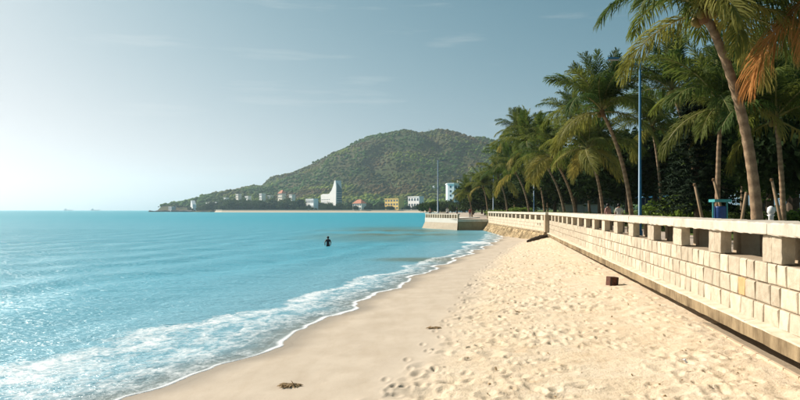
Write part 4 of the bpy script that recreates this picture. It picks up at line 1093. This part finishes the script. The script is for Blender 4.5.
# ------------------------------------------------------------------ far shore: coast wall, trees, buildings
def far_z(x, y): return max(2.2, float(hill_z(np.array([x]), np.array([y]))[0]))
def coast_wall():
    root = thing('coast_wall', 'long pale low sea wall edging the far shore', 'sea wall', (-100, 790, 0))
    xs = np.linspace(-250, 42, 40); ys = shore_far(xs) - 4
    m = MB()
    for i in range(39):
        m.prism([(xs[i], ys[i] - 8), (xs[i + 1], ys[i + 1] - 8), (xs[i + 1], ys[i + 1] + 3), (xs[i], ys[i] + 3)], -1, [-.4, -.4, 2.6, 2.6])
    m.build('wall', M['stone'], root)
    m = MB()
    for i in range(39): m.prism([(xs[i], ys[i] - .3), (xs[i + 1], ys[i + 1] - .3), (xs[i + 1], ys[i + 1] + .5), (xs[i], ys[i] + .5)], 2.35, 3.3)
    m.build('parapet', M['coping'], root)
coast_wall()
def building(px0, px1, y_top, y_base, D, dep, wall, floors, cols, label, roof='flat', roofm=None, side=False, name='building', z_base=None):
    x0, x1 = at(px0, D), at(px1, D); xc = (x0 + x1) / 2; x0, x1, dep = xc + (x0 - xc) * 1.75, xc + (x1 - xc) * 1.75, dep * .45; z1 = CAMZ + (210 - y_top) / 640 * D; z0 = CAMZ + (210 - y_base) / 640 * D if z_base is None else z_base
    root = thing(name, label, 'building', ((x0 + x1) / 2, D, z0))
    zr = z1 if roof == 'flat' else z0 + (z1 - z0) * .62
    m = MB(); m.box((x0, D, z0 - 8), (x1, D + dep, zr)); m.build('wall', wall, root)
    w, h = (x1 - x0) / cols, (zr - z0) / floors
    for i in range(cols):
        for j in range(floors):
            m = MB(); m.box((x0 + w * (i + .22), D - .12, z0 + h * (j + .3)), (x0 + w * (i + .78), D - .02, z0 + h * (j + .78))); m.build('window', M['glass'], root)
    if roof == 'flat':
        m = MB(); m.box((x0 - .4, D - .4, zr + .003), (x1 + .4, D + dep + .4, zr + .7)); m.build('roof', roofm or M['white_wall'], root)
    else:
        m = MB(); a = .8; cx = (x0 + x1) / 2; r0 = (x1 - x0) * .2
        m.add([(x0 - a, D - a, zr), (x1 + a, D - a, zr), (x1 + a, D + dep + a, zr), (x0 - a, D + dep + a, zr), (cx - r0, D + dep / 2, z1), (cx + r0, D + dep / 2, z1)], [(0, 3, 2, 1), (0, 1, 5, 4), (1, 2, 5), (2, 3, 4, 5), (3, 0, 4)])
        m.build('roof', roofm or M['red_roof'], root)
    root.rotation_euler = (0, 0, R(-62))
    return root, (x0, x1, z0, zr)
building(383, 400, 199, 210, 752, 16, M['yellow_wall'], 3, 5, 'yellow building among trees on the far shore', roofm=M['yellow_wall'])
building(407, 420, 197, 208, 752, 14, M['white_wall'], 2, 4, 'low white building right of the yellow one')
building(351, 363, 199.5, 210, 772, 14, M['cream_wall'], 2, 4, 'pale house with wide red roof beside the sail shaped hotel', 'hip')
building(303, 316, 199, 210, 812, 14, M['white_wall'], 2, 5, 'low pale building left of the sail shaped hotel', roofm=M['grey_roof'])
building(276, 284, 190, 199, 1000, 14, M['cream_wall'], 2, 3, 'hillside house with red roof above the far shore', 'hip')
building(258, 263, 194, 199.5, 990, 14, M['white_wall'], 2, 3, 'white hillside house with flat roof below the red roofed one')
building(266, 271, 196, 200.5, 985, 12, M['cream_wall'], 2, 2, 'small cream house between the red roofed house and the white one')
building(234, 240, 194.5, 199, 1030, 12, M['cream_wall'], 2, 2, 'small cream hillside house on the headland')
building(243, 250, 196.5, 200, 1015, 12, M['white_wall'], 1, 3, 'long low white house on the headland slope')
building(288, 293, 195, 199, 980, 12, M['white_wall'], 2, 2, 'small white house on the slope above the low pale building')
building(222, 227, 198, 201.5, 1010, 12, M['white_wall'], 1, 2, 'tiny white house above the long terrace building')
building(196, 226, 202.5, 206, 1000, 14, M['white_wall'], 1, 8, 'long pale terrace building on the headland shore', roofm=M['grey_roof'])
building(164, 176, 207, 210.5, 1000, 14, M['grey_roof'], 1, 4, 'low grey building on the tip of the headland', roofm=M['grey_roof'])
# white hotel block behind the bastion: lit end, glazed front
def hotel():
    D = 430; x0, x1, xm = at(448, D), at(466, D), at(454, D); z0, z1 = 2.0, CAMZ + (210 - 184) / 640 * D
    root = thing('building', 'tall white apartment block behind the bastion palms', 'building', ((x0 + x1) / 2, D, z0))
    poly = [(x0, D + 4), (xm, D), (x1 + 2, D + 8), (x1, D + 22), (x0, D + 20)]
    m = MB(); m.prism(poly, z0 - 2, z1); m.build('wall', M['white_wall'], root)
    m = MB(); m.prism([(x0 - .4, D + 3.6), (xm, D - .5), (x1 + 2.5, D + 7.7), (x1 + .4, D + 22.4), (x0 - .4, D + 20.4)], z1 + .004, z1 + .8); m.build('roof', M['white_wall'], root)
    m = MB(); m.box((at(459, D), D + 9, z1 + .804), (at(465, D), D + 15, z1 + 3)); m.build('roof_house', M['cream_wall'], root)
    A, Bv = Vector((xm, D)), Vector((x1 + 2, D + 8)); d = (Bv - A).normalized(); n = Vector((d.y, -d.x)); L = (Bv - A).length
    for i in range(4):
        for j in range(6):
            s = (i + .12) * L / 4; e = (i + .86) * L / 4; za = z0 + 1 + j * (z1 - z0 - 1) / 6; zb = za + (z1 - z0 - 1) / 6 * .68
            p = [A + d * s, A + d * e]; m = MB(); m.prism([tuple(p[0] + n * .12), tuple(p[1] + n * .12), tuple(p[1] + n * .01), tuple(p[0] + n * .01)], za, zb); m.build('window', M['teal_glass'], root)
    A2 = Vector((x0, D + 4)); d2 = (A - A2).normalized(); n2 = Vector((d2.y, -d2.x)); L2 = (A - A2).length
    for j in range(6):
        za = z0 + 1.4 + j * (z1 - z0 - 1) / 6; p = [A2 + d2 * L2 * .35, A2 + d2 * L2 * .6]; m = MB(); m.prism([tuple(p[0] + n2 * .1), tuple(p[1] + n2 * .1), tuple(p[1] + n2 * .01), tuple(p[0] + n2 * .01)], za, za + 1.3); m.build('window', M['glass'], root)
hotel()
def sail_hotel():
    D = 880; root = thing('building', 'white sail shaped hotel sweeping up to a sharp peak', 'building', (at(330, D), D, 2.2))
    prof = [(317, 207), (316.5, 194.5), (320, 193.6), (325, 194.2), (329, 193.5), (332, 190.5), (334.5, 186), (336.2, 181), (337.6, 181), (338.5, 188), (338, 207)]
    cx = at(330, D); WX = 1.9
    pts = [(cx + (at(a, D) - cx) * WX, CAMZ + (210 - b) / 640 * D) for a, b in prof]; n = len(pts); dep = 8
    m = MB()
    m.add([(x, D, z) for x, z in pts] + [(x, D + dep, z) for x, z in pts], [tuple(range(n))[::-1], tuple(range(n, 2 * n))] + [(i, (i + 1) % n, n + (i + 1) % n, n + i) for i in range(n)])
    m.build('shell', M['white_wall'], root)
    xr = max(x for x, z in pts) + .05; zt = CAMZ + 27 / 640 * D
    m = MB(); m.add([(xr, D + .3, 0), (xr + 1.5, D + .3, 0), (xr + 1.5, D + dep - .3, 0), (xr, D + dep - .3, 0), (xr, D + .3, zt), (xr + 1.5, D + .3, zt), (xr + 1.5, D + dep - .3, zt - 9), (xr, D + dep - .3, zt - 9)], [(0, 3, 2, 1), (4, 5, 6, 7), (0, 1, 5, 4), (1, 2, 6, 5), (2, 3, 7, 6), (3, 0, 4, 7)])
    m.build('glazed_wing', M['teal_glass'], root)
    for j in range(8):
        z = 5 + j * 3; a = MB(); a.box((xr + 1.52, D + .4, z), (xr + 1.75, D + dep - .5, z + .4)); a.build('floor_band', M['white_wall'], root)
    for j in range(4):
        for i in range(6):
            xa = cx + (at(318 + i * 2.1, D) - cx) * WX; z = 6 + j * 3.6; m = MB(); m.box((xa, D - .15, z), (xa + 2.2, D - .02, z + 1.3)); m.build('window', M['glass'], root)
    root.rotation_euler = (0, 0, R(-62))
sail_hotel()
def sail_monument():
    D = 990; root = thing('monument', 'white sail shaped monument on the headland shore', 'monument', (at(191, D), D, 2))
    m = MB(); b = CAMZ + 5 / 640 * D
    p = [(at(188.6, D), 2), (at(196, D), 2), (at(194.6, D), b + 1), (at(191.6, D), CAMZ + 9.6 / 640 * D), (at(190.5, D), CAMZ + 9.6 / 640 * D)]
    m.add([(x, D, z) for x, z in p] + [(x + 1, D + 5, z) for x, z in p], [(4, 3, 2, 1, 0), (5, 6, 7, 8, 9)] + [(i, (i + 1) % 5, 5 + (i + 1) % 5, 5 + i) for i in range(5)])
    cx = at(191, D); m.v = [(cx + (x - cx) * 1.8, y, z) for x, y, z in m.v]; m.build('sail', M['white_wall'], root)
    root.rotation_euler = (0, 0, R(-60))
    m = MB(); m.box((at(187, D), D - 1, 1), (at(198, D), D + 8, 2.0)); m.build('base', M['stone'], root)
sail_monument()
def rocks():
    for i, (px, D, w) in enumerate([(155, 1000, 12), (162, 1005, 10), (170, 1000, 12), (180, 985, 14), (189, 975, 12), (210, 930, 14), (219, 905, 12)]):
        r = random.Random(60 + i); m = MB(); x = at(px, D); n = 9
        P = [(x + math.cos(a) * w * r.uniform(.7, 1.1), D + math.sin(a) * w * .5, ) for a in [6.283 * k / n for k in range(n)]]
        m.prism(P, -1, [r.uniform(.8, 3.0) for _ in P]); tag(m.build('shore_rock', M['dark_rock'], None), 'dark rocky outcrop at the waterline of the headland', 'rock', 'rocks along the headland')
rocks()
def mast(px, D, ytop, h, label):
    x = at(px, D); zt = CAMZ + (210 - ytop) / 640 * D; root = thing('radio_mast', label, 'mast', (x, D, zt - h), 'masts on the ridge')
    m = MB(); m.tube([(x, D, zt - h), (x, D, zt)], [.8, .25], 4); m.build('pole', M['grey_metal'], root)
    m = MB(); m.box((x - 1.1, D - .3, zt - h * .4), (x + 1.1, D + .3, zt - h * .3)); m.build('antenna', M['grey_metal'], root)
mast(298.5, 1300, 168.5, 22, 'thin mast on the lower ridge above the sail shaped hotel')
mast(314, 1340, 166, 24, 'thin mast on the rising ridge behind the sail shaped hotel')
mast(429, 1530, 128, 16, 'tiny mast on the summit of the hill')
# trees along the far shore
GF = 'trees along the far shore'
k = 0
r = random.Random(77)
def shore_dist(px):
    D = 800.0
    for _ in range(12): D = float(shore_far(np.array(at(px, D))))
    return D
for row, (off, step, p0, p1) in enumerate(((14, 2.6, 158, 430), (45, 3.2, 196, 420), (95, 3.4, 205, 400))):
    for px in np.arange(p0, p1, step):
        px = px + r.uniform(-1, 1); D = shore_dist(px) + off + r.uniform(0, 26); H = r.choice((r.uniform(5, 9), r.uniform(8, 15))) * float(np.interp(px, [155, 190, 225, 290, 310, 340], [.35, .6, 1.25, 1.35, 1, .8]))
        if row == 2 and 316 < px < 345: continue
        tree(px, D, H, H * r.uniform(.45, .62), r.choice(['far', 'far', 'fard']), 'small dark rounded tree in the belt along the far shore', 400 + k, GF, z0=far_z(at(px, D), D) - .4, low=.05); k += 1
for px in np.arange(298, 430, 4.3):
    px = px + r.uniform(-1.5, 1.5); D = shore_dist(px) + 2.5; H = r.uniform(3.2, 6.5)
    tree(px, D, H, H * r.uniform(.5, .8), r.choice(['far', 'far', 'fard']), 'low bushy tree at the edge of the far coast wall', 650 + k, 'low trees on the far coast wall', z0=2.2, low=.05); k += 1
for px in list(np.arange(421, 474, 2.6)):
    D = r.uniform(240, 420); H = 1.2 + r.uniform(5, 11) / 640 * D
    tree(px, D, H, H * .6, r.choice(['far', 'fard']), 'rounded tree behind the bastion and its street lamp', 700 + k, 'trees behind the bastion', z0=1.9, low=.05); k += 1
for px in np.arange(473, 620, 9):
    D = r.uniform(150, 260); H = r.uniform(9, 13)
    tree(px, D, H, H * .5, 'fard', 'dark tree filling the background behind the far palms', 560 + k, 'background trees behind the far palms', z0=1.9, low=.05); k += 1
# ships on the horizon
def ship(px, D, L, label):
    x = at(px, D); root = thing('cargo_ship', label, 'ship', (x, D, 0), 'ships on the horizon')
    m = MB(); m.add([(x - L / 2, D, 4), (x + L / 2, D, 4), (x + L * .46, D, -1), (x - L * .47, D, -1), (x - L / 2, D + 18, 4), (x + L / 2, D + 18, 4), (x + L * .46, D + 18, -1), (x - L * .47, D + 18, -1)], [(0, 3, 2, 1), (4, 5, 6, 4), (0, 1, 5, 4), (0, 4, 7, 3), (1, 2, 6, 5), (3, 7, 6, 2)]); m.build('hull', M['grey_metal'], root)
    m = MB(); m.box((x - L * .42, D + 3, 4.01), (x - L * .27, D + 15, 11)); m.build('bridge_house', M['white_wall'], root)
ship(68, 4000, 55, 'faint grey cargo ship farther from the headland on the horizon')
ship(95, 3800, 55, 'faint grey cargo ship nearer the headland on the horizon')

# ------------------------------------------------------------------ haze
def haze():
    m = MB(); m.box((-4400, -120, -4.5), (4400, 4400, 215)); o = m.build('haze', [], None)
    k = N('sea haze'); v = k.add('VolumePrincipled'); v.inputs['Color'].default_value = (0.74, 0.92, 1.0, 1); v.inputs['Density'].default_value = 0.00012; v.inputs['Anisotropy'].default_value = 0.55
    k.link(v.outputs[0], k.out.inputs['Volume']); o.data.materials.append(k.m); stuff(o, 'thin pale sea haze filling the air over the bay')
haze()
